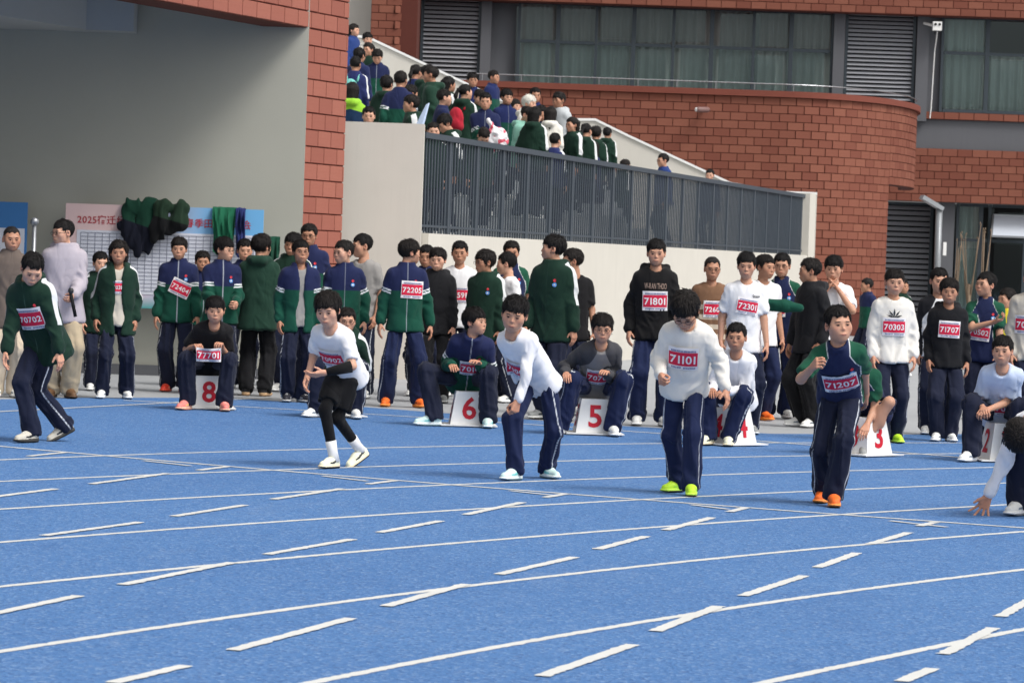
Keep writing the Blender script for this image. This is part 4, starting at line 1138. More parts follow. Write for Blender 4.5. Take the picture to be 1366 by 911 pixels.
def make_legs(R, vox, cover=None, rr=(0.082, 0.075, 0.076), shorts=0.0, waist=0.05, seed=0, folds=1.0, tight=False, lw=1.0):
    rr = tuple(x * lw for x in rr)
    S = R.S; pts = [R.pel] + R.hips + R.knees + R.ank; lo, hi = bounds(pts, 0.18 * S); lo[2] = max(lo[2], 0.015); F = Field(lo, hi, vox)
    f, a, b = R.torso(-0.004, -0.075, waist); F.add(f, a, b, 0.04 * S)
    for i in (0, 1):
        h, k, an = R.hips[i], R.knees[i], R.ank[i]
        if shorts:
            F.capped(h, h + (k - h) * shorts, rr[0] * S, rr[1] * S, 0.05 * S)
        else:
            F.cone(h, k, rr[0] * S, rr[1] * S, 0.05 * S)
            d = unit(an - k); F.capped(k, an + d * 0.035 * S, rr[1] * S, rr[2] * S, 0.03 * S)
    V, Q = F.mesh(); V = relax(V, Q); N = vnorm(V, Q); f = np.ones((len(V), 3)); disp = np.zeros(len(V)); dm = np.full(len(V), 9.0)
    wn_ = vnoise(V * np.array([7, 7, 4]) + seed, seed)
    for i, sg in enumerate((-1, 1)):
        h, k, an = R.hips[i], R.knees[i], R.ank[i]
        da, sa = seg_t(V, h, k); db, sb_ = seg_t(V, k, an); up = da < db; d = np.minimum(da, db); near = d < dm; dm = np.where(near, d, dm)
        ax = np.where(up[:, None], unit(k - h)[None], unit(an - k)[None]); base = np.where(up[:, None], h[None], k[None])
        ox = R.ex * sg; o = ox[None] - ax * (ax @ ox)[:, None]; o /= np.linalg.norm(o, axis=1)[:, None] + 1e-9
        fw = np.cross(ax, o); rel = V - base; q = (rel * fw).sum(1) / S; oo = (rel * o).sum(1)
        s_ = np.where(up, sa, 0.425 * S + sb_) / S
        f[:, 1] = np.where(near, np.where(oo > 0, np.abs(q * sg - 0.034) - 0.0042, 1), f[:, 1])
        an_ = np.arctan2(q, oo / S)
        rd = soft_ridge(np.stack([s_ * 12 + an_ * 0.6 + 0.4 * wn_, an_ * 0.6, np.full(len(V), i * 5.3 + seed)], 1), seed + 3) ** 2
        lng = soft_ridge(np.stack([s_ * 2.2 + seed, an_ * 1.5 + s_ * 1.2 + 0.4 * wn_, np.full(len(V), i * 3.1 + seed)], 1), seed + 5) ** 2
        kn = np.exp(-((s_ - 0.44) / 0.09)**2); ak = np.exp(-((s_ - 0.80) / 0.08)**2); hp = np.exp(-((s_ - 0.05) / 0.07)**2)
        dd = 0.017 * (rd - 0.4) * (0.12 + 0.7 * kn + 1.1 * ak + 0.6 * hp) + 0.022 * (lng - 0.35) * (1 - 0.6 * ak) * np.clip(s_ / 0.2, 0.2, 1) + 0.004 * ak
        disp = np.where(near, dd, disp)
    V = V + N * (disp * folds * S * (0.15 if tight else 1.0))[:, None]
    if cover is not None:                                   # stay under the shirt
        for _ in range(2):
            d = cover.value(V); inb = np.all((V > cover.lo + cover.h) & (V < cover.lo + cover.h * (cover.n - 2)), 1)
            push = np.where(inb & (d < 0.016), np.clip(0.016 - d, 0, 0.03), 0.0); V = V - N * push[:, None]
    return V, Q, f

def make_body(R, vox, head, hands, bare_arm=False, bare_leg=False, hand_pose=('relax', 'relax'), thumbs=(None, None)):
    """one skin mesh: head, neck, trunk, arms, hands, legs"""
    S = R.S; v = vox if (bare_arm or bare_leg) else 0.026
    pts = [R.pel, R.neck] + R.sho + R.elb + R.wri + R.knees + R.ank; lo, hi = bounds(pts, 0.10 * S); F = Field(lo, hi, v)
    f, a, b = R.torso(-0.042, 0.0, 0.53); F.add(f, a, b, 0.03)
    F.cone(R.neck - R.ez * 0.03, R.hc + R.RH @ V3(0, 0.03, -0.09) * R.hs, 0.056 * S, 0.049 * S, 0.03)
    for i in (0, 1):
        F.cone(R.sho[i], R.elb[i], 0.044 * S, 0.036 * S, 0.03); F.cone(R.elb[i], R.wri[i], 0.037 * S, 0.025 * S, 0.015)
        F.cone(R.hips[i], R.knees[i], (0.066 if bare_leg else 0.034) * S, 0.048 * S, 0.03); F.cone(R.knees[i], R.ank[i], 0.050 * S, 0.033 * S, 0.02)
        if bare_leg: c = R.knees[i] * 0.65 + R.ank[i] * 0.35; F.ell(c + V3(0, 0.012, 0), (0.05 * S, 0.052 * S, 0.11 * S), 0.02)
    V, Q = F.mesh(); parts = [(V, Q, None, np.ones((len(V), 3)))]
    hv, hq, ht, hcol = head; parts.append(((hv * R.hs) @ R.RH.T + R.hc, hq, ht, hcol))
    if hands:
        for i, sg in enumerate((-1, 1)):
            V, Q = HANDS[hand_pose[i]]; V = V.copy(); Q = Q.copy()
            if sg < 0: V[:, 0] *= -1; Q = Q[:, ::-1]
            d = unit(R.wri[i] - R.elb[i]); th = thumbs[i] if thumbs[i] is not None else V3(-0.25 * sg, -1, 0.1)
            th = unit(V3(th) - d * (V3(th) @ d)); z = -d; y = -th; x = np.cross(y, z)
            M = np.stack([x, y, z], 1); parts.append(((V * (0.93 * S ** 0.5)) @ M.T + R.wri[i], Q, None, np.tile(np.array([1.0, 0.92, 0.90]), (len(V), 1))))
    return merge(parts)
M_GLASSES = plain((28, 27, 28), 0.3)
def glasses_mesh():
    m = MB()
    for s in (-1, 1):
        m.tube([(s * 0.033 + 0.020 * math.cos(a), -0.099 + 0.004 * abs(math.cos(a)), 0.0 + 0.0165 * math.sin(a)) for a in np.linspace(0, 2 * PI, 15)], 0.0017, 5, False)
        m.tube([(s * 0.053, -0.095, 0.004), (s * 0.076, -0.05, 0.004), (s * 0.082, 0.01, 0.0)], 0.0017, 5)
    m.tube([(-0.013, -0.101, 0.003), (0, -0.104, 0.006), (0.013, -0.101, 0.003)], 0.0017, 5)
    return m.mesh('glasses', M_GLASSES, True)
GLASSES = glasses_mesh()

def surface_patch(R, F, u0, w0, du, dw, nu, nw, tilt=0.0, off=0.013):
    """grid of points lying on the front of a garment"""
    uu, ww = np.meshgrid(np.linspace(-du/2, du/2, nu), np.linspace(-dw/2, dw/2, nw))
    c, s_ = math.cos(tilt), math.sin(tilt); U = u0 + uu * c - ww * s_; W = w0 + uu * s_ + ww * c
    vv = np.linspace(-0.40, 0.05, 70); best = np.full(U.size, -0.10); done = np.zeros(U.size, bool)
    for v in vv:
        d = F.value(R.place(U.ravel(), np.full(U.size, v), W.ravel())); hit = (~done) & (d < 0.006)
        best[hit] = v; done |= hit
    b = best.reshape(U.shape)
    for _ in range(3):
        p = np.pad(b, 1, mode='edge'); b = np.minimum(b, (p[:-2, 1:-1] + p[2:, 1:-1] + p[1:-1, :-2] + p[1:-1, 2:]) / 4 + 0.002)
    return lambda o: R.place(U, b - (off + o) / R.S, W)
def patch_mesh(name, P, mat):
    n, m = P.shape[:2]
    Q = [(i*m + j, i*m + j + 1, (i+1)*m + j + 1, (i+1)*m + j) for i in range(n-1) for j in range(m-1)]
    return np_mesh(name, P.reshape(-1, 3), Q, [mat])
def bilerp(P, a, b):
    n, m = P.shape[:2]; x = np.clip(a, 0, 1) * (m - 1); y = np.clip(b, 0, 1) * (n - 1)
    i = np.clip(np.floor(y).astype(int), 0, n-2); j = np.clip(np.floor(x).astype(int), 0, m-2); fx = (x - j)[:, None]; fy = (y - i)[:, None]
    return P[i, j]*(1-fx)*(1-fy) + P[i, j+1]*fx*(1-fy) + P[i+1, j]*(1-fx)*fy + P[i+1, j+1]*fx*fy
def add_bib(root, fn, number, aspect):
    """white sheet with a red band carrying the number and two lines of small print"""
    P0, P1, P2 = fn(0.0), fn(0.0025), fn(0.005)
    o = obj('race_bib', patch_mesh('race_bib', P0, M_BIBWHITE), root)
    ga = np.linspace(0.025, 0.975, 13); gb = np.linspace(0.18, 0.80, 6); A, B = np.meshgrid(ga, gb)
    R_ = bilerp(P1, A.ravel(), B.ravel()).reshape(6, 13, 3); obj('band', patch_mesh('band', R_, M_BIBRED), o)
    if number:
        T2, T, w = text_flat(number, 0.018, 0.07); hgt = 0.73; k = min(0.86 / w, 0.48 / hgt / aspect)
        a = 0.5 + (T2[:, 0] - w / 2) * k; b = 0.49 + (T2[:, 1] - hgt / 2) * k * aspect
        obj('number', np_mesh('number', bilerp(P2, a, b), None, [M_BIBWHITE], False, T=T), o)
    V, Q = [], []; r = random.Random(sum(map(ord, number or '')))
    for y0, y1, x0, x1 in ((0.83, 0.91, 0.10, 0.90), (0.06, 0.13, 0.12, 0.44), (0.06, 0.13, 0.52, 0.90)):
        x = x0
        while x < x1:
            wd = 0.030; n = len(V); V += [(x, y0), (x + wd, y0), (x + wd, y1), (x, y1)]; Q.append((n, n+1, n+2, n+3)); x += wd + r.choice((0.012, 0.016, 0.02))
    V = np.array(V); obj('small_print', np_mesh('small_print', bilerp(P2, V[:, 0], V[:, 1]), Q, [M_INK], False), o)['kind'] = 'stuff'
    return o
M_BADGE = [plain((214, 60, 70), 0.5), plain((96, 150, 214), 0.5), M_WHITE]
def add_badges(jk, R, F, side=1):
    for k, (w, r, m) in enumerate(((0.385, 0.014, 0), (0.345, 0.021, 1))):
        fn = surface_patch(R, F, side * 0.085, w, 2*r, 2*r, 5, 5, 0, 0.004); P = fn(0.0)
        a = np.linspace(0, 2*PI, 13)[:-1]; V = np.concatenate([[P[2, 2]], bilerp(P, 0.5 + 0.5*np.cos(a), 0.5 + 0.5*np.sin(a))])
        b = obj('badge', np_mesh('badge', V, None, [M_BADGE[m]], False, T=[(0, i+1, (i+1) % 12 + 1) for i in range(12)]), jk)
        if k == 1:
            P = fn(0.002); V = np.concatenate([[P[2, 2]], bilerp(P, 0.5 + 0.24*np.cos(a), 0.5 + 0.24*np.sin(a))])
            obj('badge_centre', np_mesh('badge_centre', V, None, [M_WHITE], False, T=[(0, i+1, (i+1) % 12 + 1) for i in range(12)]), jk)
# ------------------------------------------------------------------ wardrobe
NAVY, GREEN, DKGREEN = (31, 38, 74), (19, 72, 57), (23, 49, 38)
TROU = (25, 30, 50)
def T(style, a, b=None, trim=(228, 228, 226), pipe=None, name='shirt', **k):
    return dict(style=style, mat=(a, b, trim, pipe), name=name, kw=k)
TOPS = {
 'sj': T('sj', NAVY, GREEN, (228, 230, 232), (150, 155, 165), 'jacket', puff=0.022, sr=(0.075, 0.066, 0.052), hem=-0.12),
 'sjdark': T('sj', (30, 40, 84), (18, 70, 58), (228, 230, 232), (150, 155, 165), 'jacket', puff=0.020, sr=(0.073, 0.064, 0.052), hem=-0.12),
 'pk': T('pk', DKGREEN, None, (214, 216, 216), (60, 84, 72), 'parka', puff=0.036, sr=(0.084, 0.074, 0.058), hem=-0.17, hood=True),
 'pkplain': T('x', (30, 58, 46), None, None, None, 'parka', puff=0.034, sr=(0.082, 0.072, 0.058), hem=-0.20, hood=True),
 'pkopen': T('pk', DKGREEN, None, (214, 216, 216), None, 'parka', puff=0.036, sr=(0.084, 0.074, 0.058), hem=-0.20, hood=True, opened=0.055),
 'sjopen': T('sj', NAVY, GREEN, (228, 230, 232), None, 'jacket', puff=0.024, sr=(0.076, 0.066, 0.052), hem=-0.15, opened=0.045),
 'polo': T('polo', (30, 38, 72), (26, 78, 58), (214, 216, 216), None, 'polo_shirt', sleeve='short', puff=0.008, sr=(0.066, 0.068, 0.066), hem=-0.10),
 'teewhite': T('x', (232, 231, 232), None, None, None, 't_shirt', sleeve='short', collar=False, puff=0.010, sr=(0.066, 0.066, 0.06), hem=-0.13),
 'teegrey': T('x', (146, 143, 140), None, None, None, 't_shirt', sleeve='short', collar=False, puff=0.010, sr=(0.066, 0.066, 0.06), hem=-0.12),
 'teeblack': T('x', (26, 25, 27), None, None, None, 't_shirt', sleeve='short', collar=False, puff=0.012, sr=(0.066, 0.066, 0.06), hem=-0.12),
 'teeblue': T('x', (190, 202, 224), None, None, None, 't_shirt', sleeve='short', collar=False, puff=0.012, sr=(0.068, 0.068, 0.06), hem=-0.12),
 'lswhite': T('x', (234, 233, 236), None, None, None, 'long_sleeved_shirt', collar=False, puff=0.008, sr=(0.060, 0.050, 0.042), hem=-0.11),
 'sweat': T('x', (226, 221, 212), None, None, None, 'sweatshirt', collar=False, puff=0.026, sr=(0.078, 0.068, 0.050), hem=-0.10),
 'sweatbeige': T('x', (198, 190, 176), None, None, None, 'sweatshirt', collar=False, puff=0.022, sr=(0.074, 0.064, 0.050), hem=-0.10),
 'black': T('x', (24, 24, 27), None, None, None, 'sweatshirt', collar=False, hood=True, puff=0.018, sr=(0.070, 0.060, 0.048), hem=-0.11),
 'blackhood': T('x', (22, 21, 22), None, None, None, 'hoodie', collar=False, puff=0.022, sr=(0.074, 0.064, 0.050), hem=-0.11, hood=True),
 'blackjk': T('x', (30, 30, 33), None, None, None, 'jacket', puff=0.026, sr=(0.076, 0.066, 0.052), hem=-0.14, hood=True),
 'raglan': T('raglan', (128, 126, 126), (66, 66, 70), None, None, 'raglan_shirt', collar=False, puff=0.014, sr=(0.066, 0.056, 0.046), hem=-0.10),
 'raglanbw': T('raglan', (224, 224, 224), (30, 30, 34), None, None, 'raglan_shirt', collar=False, puff=0.014, sr=(0.066, 0.056, 0.046), hem=-0.10),
 'stripe': T('stripe', (124, 92, 70), (206, 190, 170), None, None, 'sweater', collar=False, puff=0.016, sr=(0.068, 0.058, 0.048), hem=-0.10),
 'mauve': T('x', (176, 168, 176), None, None, (90, 86, 94), 'windbreaker', puff=0.034, sr=(0.080, 0.070, 0.054), hem=-0.17, hood=True),
 'coat': T('x', (104, 92, 84), None, None, None, 'coat', puff=0.030, sr=(0.078, 0.068, 0.054), hem=-0.20),
 'yellow': T('raglan', (232, 214, 60), (40, 42, 44), None, None, 'jacket', puff=0.022, sr=(0.074, 0.064, 0.052), hem=-0.12),
 'mint': T('x', (136, 186, 168), None, None, None, 'hoodie', puff=0.024, sr=(0.074, 0.064, 0.052), hem=-0.12, hood=True),
 'white': T('x', (226, 222, 212), None, None, None, 'hoodie', puff=0.024, sr=(0.074, 0.064, 0.052), hem=-0.12, hood=True),
 'navyw': T('pk', (38, 46, 92), None, (226, 228, 230), None, 'jacket', puff=0.022, sr=(0.074, 0.064, 0.052), hem=-0.12),
 'navy': T('x', (34, 42, 80), None, None, None, 'jacket', puff=0.022, sr=(0.074, 0.064, 0.052), hem=-0.12),
 'blue': T('x', (38, 60, 116), None, None, None, 'jacket', puff=0.022, sr=(0.074, 0.064, 0.052), hem=-0.12),
 'grey': T('x', (186, 190, 192), None, None, None, 'jacket', puff=0.022, sr=(0.074, 0.064, 0.052), hem=-0.12, hood=True),
 'pkneon': T('yoke', (150, 204, 60), (24, 48, 78), None, None, 'jacket', puff=0.024, sr=(0.076, 0.066, 0.052), hem=-0.12, hood=True),
}
LEGS = {'navy': (TROU, (205, 208, 214), 'trousers', {}), 'plain': ((30, 34, 52), None, 'trousers', {}), 'blue': ((27, 36, 68), (205, 208, 214), 'trousers', {}),
        'khaki': ((176, 160, 134), None, 'trousers', {}), 'beige': ((196, 180, 158), None, 'trousers', {}), 'black': ((24, 24, 27), None, 'trousers', {}),
        'tights': ((18, 18, 20), None, 'tights', dict(rr=(0.074, 0.058, 0.041), tight=True)), 'blackshorts': ((20, 20, 22), None, 'shorts', dict(rr=(0.082, 0.086, 0.086), shorts=0.80)), 'shorts': ((34, 38, 62), (170, 172, 180), 'shorts', dict(rr=(0.080, 0.080, 0.078), shorts=0.86))}
P_ = lambda *c, r=0.55: plain(c, r, 0.0, 0.06)
SHOES = {  # upper, midsole, laces, side stripe, outsole
 'white': (P_(228, 227, 222), P_(236, 236, 234), P_(238, 238, 238), P_(120, 130, 140), P_(150, 150, 150)),
 'grey': (P_(150, 152, 150), P_(226, 226, 222), P_(220, 220, 220), P_(60, 62, 64), P_(70, 72, 72)),
 'retro': (P_(196, 190, 176), P_(66, 64, 60), P_(232, 230, 226), P_(40, 40, 42), P_(40, 39, 38)),
 'coral': (P_(238, 138, 128), P_(240, 190, 160), P_(244, 170, 160), P_(244, 196, 120), P_(226, 150, 120)),
 'red': (P_(226, 70, 52), P_(238, 96, 70), P_(240, 120, 90), P_(250, 170, 140), P_(190, 60, 46)),
 'orange': (P_(240, 112, 46), P_(246, 150, 72), P_(250, 120, 60), P_(120, 60, 40), P_(236, 140, 60)),
 'neon': (P_(196, 240, 60), P_(206, 246, 90), P_(190, 236, 70), P_(160, 220, 70), P_(40, 44, 36)),
 'cream': (P_(236, 234, 206), P_(244, 226, 190), P_(232, 232, 210), P_(60, 60, 58), P_(34, 34, 34)),
 'mintw': (P_(206, 232, 226), P_(232, 240, 236), P_(230, 240, 238), P_(120, 200, 196), P_(120, 140, 140)),
 'tan': (P_(52, 52, 54), P_(206, 170, 130), P_(180, 180, 178), P_(150, 150, 150), P_(176, 140, 106)),
 'brown': (P_(104, 76, 52), P_(84, 62, 44), P_(120, 90, 64), P_(96, 70, 48), P_(60, 46, 36)),
 'dark': (P_(48, 48, 54), P_(200, 198, 194), P_(190, 190, 190), P_(160, 160, 164), P_(90, 90, 90)),
}
HANDS_LOW = {k: make_hand(c, 0.5, 0, 0.0085) for k, c in (('relax', 0.4), ('fist', 1.1), ('grip', 0.8), ('flat', 0.15))}
PEOPLE = []
D2R = math.radians
def person(label, px, foot, top=None, yaw=0, look=None, pitch=-4, tilt=0, wear='sj', legs='navy', shoe='white', hair='fringe', bib=None, bibat=(0.0, 0.25, 0.0),
           glasses=False, vox=0.0135, skin=None, group='students waiting beside the track', h=None, hip=None, neck=None, feet=None, hands=None, hpx=None,
           hpose=None, thumbs=None, poles=None, kpoles=None, twist=0.0, lean=(0, 0), low=False, seat=False, fz=0.0, Y=None, face=None, under=None, badge=None,
           smile=False, cat='person', bibsize=(0.225, 0.175), stance=None, name='person', extra_legs=None, hands_on=True, hoodcol=None, hk=None, lw=1.0):
    idx = len(PEOPLE); r = random.Random(idx * 13 + 5)
    if Y is None: o3 = G(px, foot)
    else: o3 = AT(px, foot if foot else 300, Y); o3.z = fz
    Y0 = o3.y; yw = D2R(yaw); Ri = rotz(-yw)
    O = V3(o3.x, o3.y, o3.z)
    loc = lambda p: Ri @ (V3(p[0], p[1], p[2]) - O)
    pix = lambda p: loc(AT(p[0], p[1], Y0 + (p[2] if len(p) > 2 else 0.0)))
    if h is None: h = min(max(AT(px, top, Y0).z - o3.z, 1.25), 1.95)
    S = h / 1.705
    if seat or hip is not None:
        pel = pix(hip)
    else:
        pel = V3(lean[0] * 0.1, 0.0, 0.895 * S)
    L = 0.53 * S
    if neck is not None:
        nw = AT(neck[0], neck[1], Y0); pw = rotz(yw) @ pel + O
        d0 = math.hypot(nw.x - pw[0], nw.z - pw[2]); dy = -math.sqrt(max(L * L - d0 * d0, 0)) if d0 < L else 0.0
        nk = loc(AT(neck[0], neck[1], pw[1] + dy * (neck[2] if len(neck) > 2 else 1.0)))
    else:
        nk = pel + V3(math.sin(D2R(lean[0])) , -math.sin(D2R(lean[1] + 2)), 1.0) * L
    fl = []
    for i, sg in enumerate((-1, 1)):
        if feet is not None:
            f = feet[i]; yf = Y0 + min(max(G(f[0], f[1]).y - Y0, -0.17), 0.17); p = loc(V3(AT(f[0], f[1], yf).x, yf, 0)) if not seat else loc(V3(AT(f[0], f[1], Y0 - 0.34).x, Y0 - 0.34, 0)); fy = D2R(f[2]) - yw; heel = f[3] if len(f) > 3 else 0.0
            p[2] = f[4] if len(f) > 4 else 0.008
        else:
            st = stance or r.uniform(0.8, 1.25); p = V3(sg * 0.084 * st * S, r.uniform(-0.05, 0.06), 0.006 if fz == 0 else 0.0); fy = sg * D2R(r.uniform(4, 22)); heel = 0.0
        M = np.eye(4); M[:3, :3] = rotz(fy) @ rotx(heel)
        piv = rotz(fy) @ V3(0, -0.12 * S, 0); M[:3, 3] = p + piv - M[:3, :3] @ V3(0, -0.12 * S, 0)
        a = M[:3, :3] @ V3(0, 0.02 * S, 0.085 * S) + M[:3, 3]
        fl.append(dict(p=a - V3(0, 0, 0.085 * S), yaw=fy, M=M))
    if hpx is not None: hd = [pix(q) for q in hpx]
    elif hands is not None: hd = [V3(q) * S for q in hands]
    else: hd = [pel + V3(sg * (0.200 + r.uniform(-0.015, 0.03)), -0.02 - r.uniform(-0.02, 0.09), -0.03 - r.uniform(0, 0.03)) * S for sg in (-1, 1)]
    if kpoles is None and (seat or hip is not None): kpoles = [V3(-0.35, -1, 0.5), V3(0.35, -1, 0.5)] if seat else None
    if hip is not None:                                      # lower the hips until both ankles are within reach
        for _ in range(9):
            far = max(np.linalg.norm(fl[i]['p'] + V3(0, 0, 0.085 * S) - (pel + V3(sg * 0.076 * S, 0, -0.02 * S))) for i, sg in enumerate((-1, 1)))
            if far < 0.832 * S: break
            pel = pel - V3(0, 0, 0.008); nk = nk - V3(0, 0, 0.004)
    lk = D2R(yaw if look is None else look) - yw
    R = Rig(S, pel, nk, fl, hd, D2R(twist), 0.0, poles, kpoles, (lk, D2R(pitch), D2R(tilt)))
    if hk: R.hs = hk
    R.hc = R.piv + R.RH @ (V3(0, -0.022, 0.118) * R.hs)
    root = empty(name, o3, yw); tag(root, label, cat, group)
    sk = M_SKIN[(r.randrange(3) if skin is None else skin)]
    W = TOPS[wear]; kw = dict(W['kw']); bare = kw.get('sleeve') == 'short'; shorts = legs == 'shorts'
    hl = HEADS_LOW[idx % 2] if low else HEADS[3 if smile else (face if face is not None else (0, 1, 2, 4)[idx % 4])]
    hp = hpose or ('relax', 'relax')
    if seat and thumbs is None: thumbs = (V3(1, 0.1, 0.2), V3(-1, 0.1, 0.2))
    if low:
        keep = HANDS.copy(); HANDS.update(HANDS_LOW)
    bv, bq, btr, bc = make_body(R, 0.012 if not low else 0.018, hl, hands_on, bare, shorts, hp, thumbs or (None, None))
    if low: HANDS.update(keep)
    obj('body', np_mesh('body', bv, bq, [sk], True, col=bc, T=btr), root)
    if hair:
        hm = hair_mesh(hair, idx, low)
        if len(hm.materials) == 0: hm.materials.append(M_HAIR[idx % 2])
        ho = obj('hood' if hoodcol else 'hair', hm, root)
        if hoodcol: ho.material_slots[0].link = 'OBJECT'; ho.material_slots[0].material = cloth(hoodcol, None, None)
        ho.matrix_local = Matrix.Translation(Vector(R.hc)) @ Matrix(R.RH.tolist()).to_4x4() @ Matrix.Scale(R.hs, 4)
    if glasses:
        go = obj('glasses', GLASSES, root); go.matrix_local = Matrix.Translation(Vector(R.hc)) @ Matrix(R.RH.tolist()).to_4x4() @ Matrix.Scale(R.hs, 4)
    V, Q, F, g = make_top(R, vox * (1.0 if not low else 1.35), seed=idx + 1, **kw)
    jk = obj(W['name'], np_mesh(W['name'], V, Q, [cloth(*W['mat'])], True, vec=top_feat(W['style'], g, len(V), kw.get('hem', -0.1))), root)
    FB = F
    if under:
        Wu = TOPS[under]; V, Q, FB, g = make_top(R, vox, seed=idx + 40, **dict(Wu['kw'], sleeve='none', puff=0.008, hem=-0.10, hood=False))
        obj('inner_shirt', np_mesh('inner_shirt', V, Q, [cloth(*Wu['mat'])], True, vec=top_feat('x', g, len(V), 0)), root)
    if badge is None: badge = wear in ('sj', 'pk', 'polo') and not low and abs(yaw) < 70
    if badge: add_badges(jk, R, F)
    rgb, pipe, ln, lk_ = LEGS[legs]
    V, Q, f = make_legs(R, vox * (1.0 if not low else 1.45), seed=idx + 2, cover=F.full if not low else None, lw=lw, **lk_)
    obj(ln, np_mesh(ln, V, Q, [cloth(rgb, None, pipe)], True, vec=f), root)
    if extra_legs:
        rgb, pipe, ln, lk_ = LEGS[extra_legs]
        V, Q, f = make_legs(R, vox, seed=idx + 9, cover=F.full, **lk_); obj(ln, np_mesh(ln, V, Q, [cloth(rgb, None, pipe)], True, vec=f), root)
    if bib is not None:
        fn = surface_patch(R, FB, bibat[0], bibat[1], bibsize[0], bibsize[1], 15, 10, D2R(bibat[2]))
        add_bib(root, fn, bib, bibsize[0] / bibsize[1])
    for i in (0, 1):
        so = obj('shoe', SHOE, root)
        M = Matrix(fl[i]['M'].tolist()) @ Matrix.Scale(S * 0.98, 4)
        if i == 0: M = M @ Matrix.Scale(-1, 4, (1, 0, 0))
        so.matrix_local = M
        for k, m in enumerate(SHOES[shoe]): so.material_slots[k].link = 'OBJECT'; so.material_slots[k].material = m
    PEOPLE.append((root, R, F))
    return root, R, F
# ================================================================== boards along the grey wall
def mat_board():
    t = NT('printed_board'); s = t.new('ShaderNodeSeparateXYZ'); t.l.new(t.coords('Generated'), s.inputs[0])
    a = t.mix(t.ramp(s.outputs[0], 0.25, 0.75), srgb(226, 196, 194), srgb(112, 176, 224))
    a = t.mix(t.ramp(s.outputs[2], 0.0, 0.12, 1, 0), a, srgb(70, 150, 150))
    return t.out(a, 0.45, spec=0.3)
M_BOARD = mat_board(); M_BLUEB = plain((62, 120, 180), 0.45, 0.0, 0.1); M_PAPER = plain((214, 216, 226), 0.5, 0.0, 0.04); M_GRID = plain((128, 132, 150), 0.6)
M_TITLE = plain((176, 52, 62), 0.5)
YBD = YL - 0.35
def board(pxl, pxr, pyt, zbot, label, title, mat):
    a, b = AT(pxl, pyt, YBD), AT(pxr, pyt + (pxr - pxl) * ROLL, YBD); w = b.x - a.x; zt_ = (a.z + b.z) / 2
    o = empty('notice_board', (a.x, YBD, 0)); tag(o, label, 'notice board')
    MB().box((0, 0, zbot), (w, 0.03, zt_)).build('panel', mat, o)
    for x in (0.12, w - 0.16): MB().box((x, 0.032, 0), (x + 0.04, 0.07, zt_ - 0.02)).build('leg', M_STEEL, o)
    MB().box((w * 0.06, -0.006, zbot + 0.16), (w * 0.97, -0.001, zt_ - 0.30)).build('chart', M_PAPER, o)
    if title:
        m = MB(); x0, x1, y0, y1 = w * 0.08, w * 0.955, zbot + 0.2, zt_ - 0.33
        for i in range(25): x = x0 + (x1 - x0) * i / 24; m.box((x - 0.003, -0.010, y0), (x + 0.003, -0.008, y1))
        for j in range(16): z = y0 + (y1 - y0) * j / 15; m.box((x0, -0.0125, z - 0.003), (x1, -0.0105, z + 0.003))
        m.build('ruled_lines', M_GRID, o)
        P, T_, tw = text_flat(title, 0.01, 0.06); k = w * 0.86 / tw
        put_text('title', title, k, M_TITLE, o, Matrix.Translation((w / 2, -0.006, zt_ - 0.22)), 0.01)
    return o, w, zt_
B1, BW, BZ = board(88, 352, 271, 0.78, 'large pink to blue results board with ruled chart, against the grey wall', '2025宿迁经济技术开发区春季田径运动会', M_BOARD)
board(-60, 37, 267, 0.78, 'blue board cut by the left edge, against the grey wall', None, M_BLUEB)
def draped(name, pxl, pxr, pyt, pyb, Y, mat, label, seed, ragged=0.5, cat='jacket', depth=0.10, feat=None):
    """a garment thrown over an edge: a folded double sheet with thickness"""
    a, b = AT(pxl, pyt, Y), AT(pxr, pyt, Y); w = b.x - a.x; H = a.z - AT(pxl, pyb, Y).z
    o = empty(name, ((a.x + b.x) / 2, Y, a.z - H)); tag(o, label, cat, 'clothes hung on the results board')
    n, m_ = 34, 30; U, Vv = np.meshgrid(np.linspace(-0.5, 0.5, n), np.linspace(0, 1, m_)); pts = np.stack([U.ravel() * 7, Vv.ravel() * 3, np.full(U.size, seed)], 1)
    bot = 1 - ragged * vnoise(np.stack([np.linspace(0, 4, n), np.zeros(n), np.full(n, seed + 0.5)], 1), seed)
    top = 0.05 * vnoise(np.stack([np.linspace(0, 6, n), np.zeros(n), np.full(n, seed + 9.5)], 1), seed)
    fold = (vnoise(pts, seed) - 0.5) * 0.16 + (vnoise(pts * np.array([2.6, 1.5, 1]), seed + 1) - 0.5) * 0.07
    X = (U * w * (1 - 0.10 * Vv)) + (vnoise(pts * 0.6, seed + 2).reshape(U.shape) - 0.5) * 0.08 * Vv
    Z = H - H * (Vv * bot[None, :]) - H * top[None]; bulge = np.sin(np.clip(Vv * 6, 0, PI / 2))
    Yf = -depth * bulge * 0.5 + fold.reshape(U.shape) * bulge * 0.6 - 0.02; Yb = 0.05 * bulge + 0.012
    Vx = np.concatenate([np.stack([X, Yf, Z], -1).reshape(-1, 3), np.stack([X, Yb + 0 * X, np.maximum(Z, Z * 0.55 + H * 0.45)], -1).reshape(-1, 3)])
    Q = [(i*n+j, i*n+j+1, (i+1)*n+j+1, (i+1)*n+j) for i in range(m_-1) for j in range(n-1)]; N0 = n * m_; Q2 = [tuple(N0 + x for x in q[::-1]) for q in Q]
    E_ = [(j, N0 + j, N0 + j + 1, j + 1) for j in range(n-1)]
    f = np.ones((len(Vx), 3))
    if feat is not None: f[:, 0] = np.concatenate([feat(U, Vv).ravel()] * 2)
    obj('cloth', np_mesh('cloth', Vx, Q + Q2 + E_, [mat], True, vec=f), o)
    return o
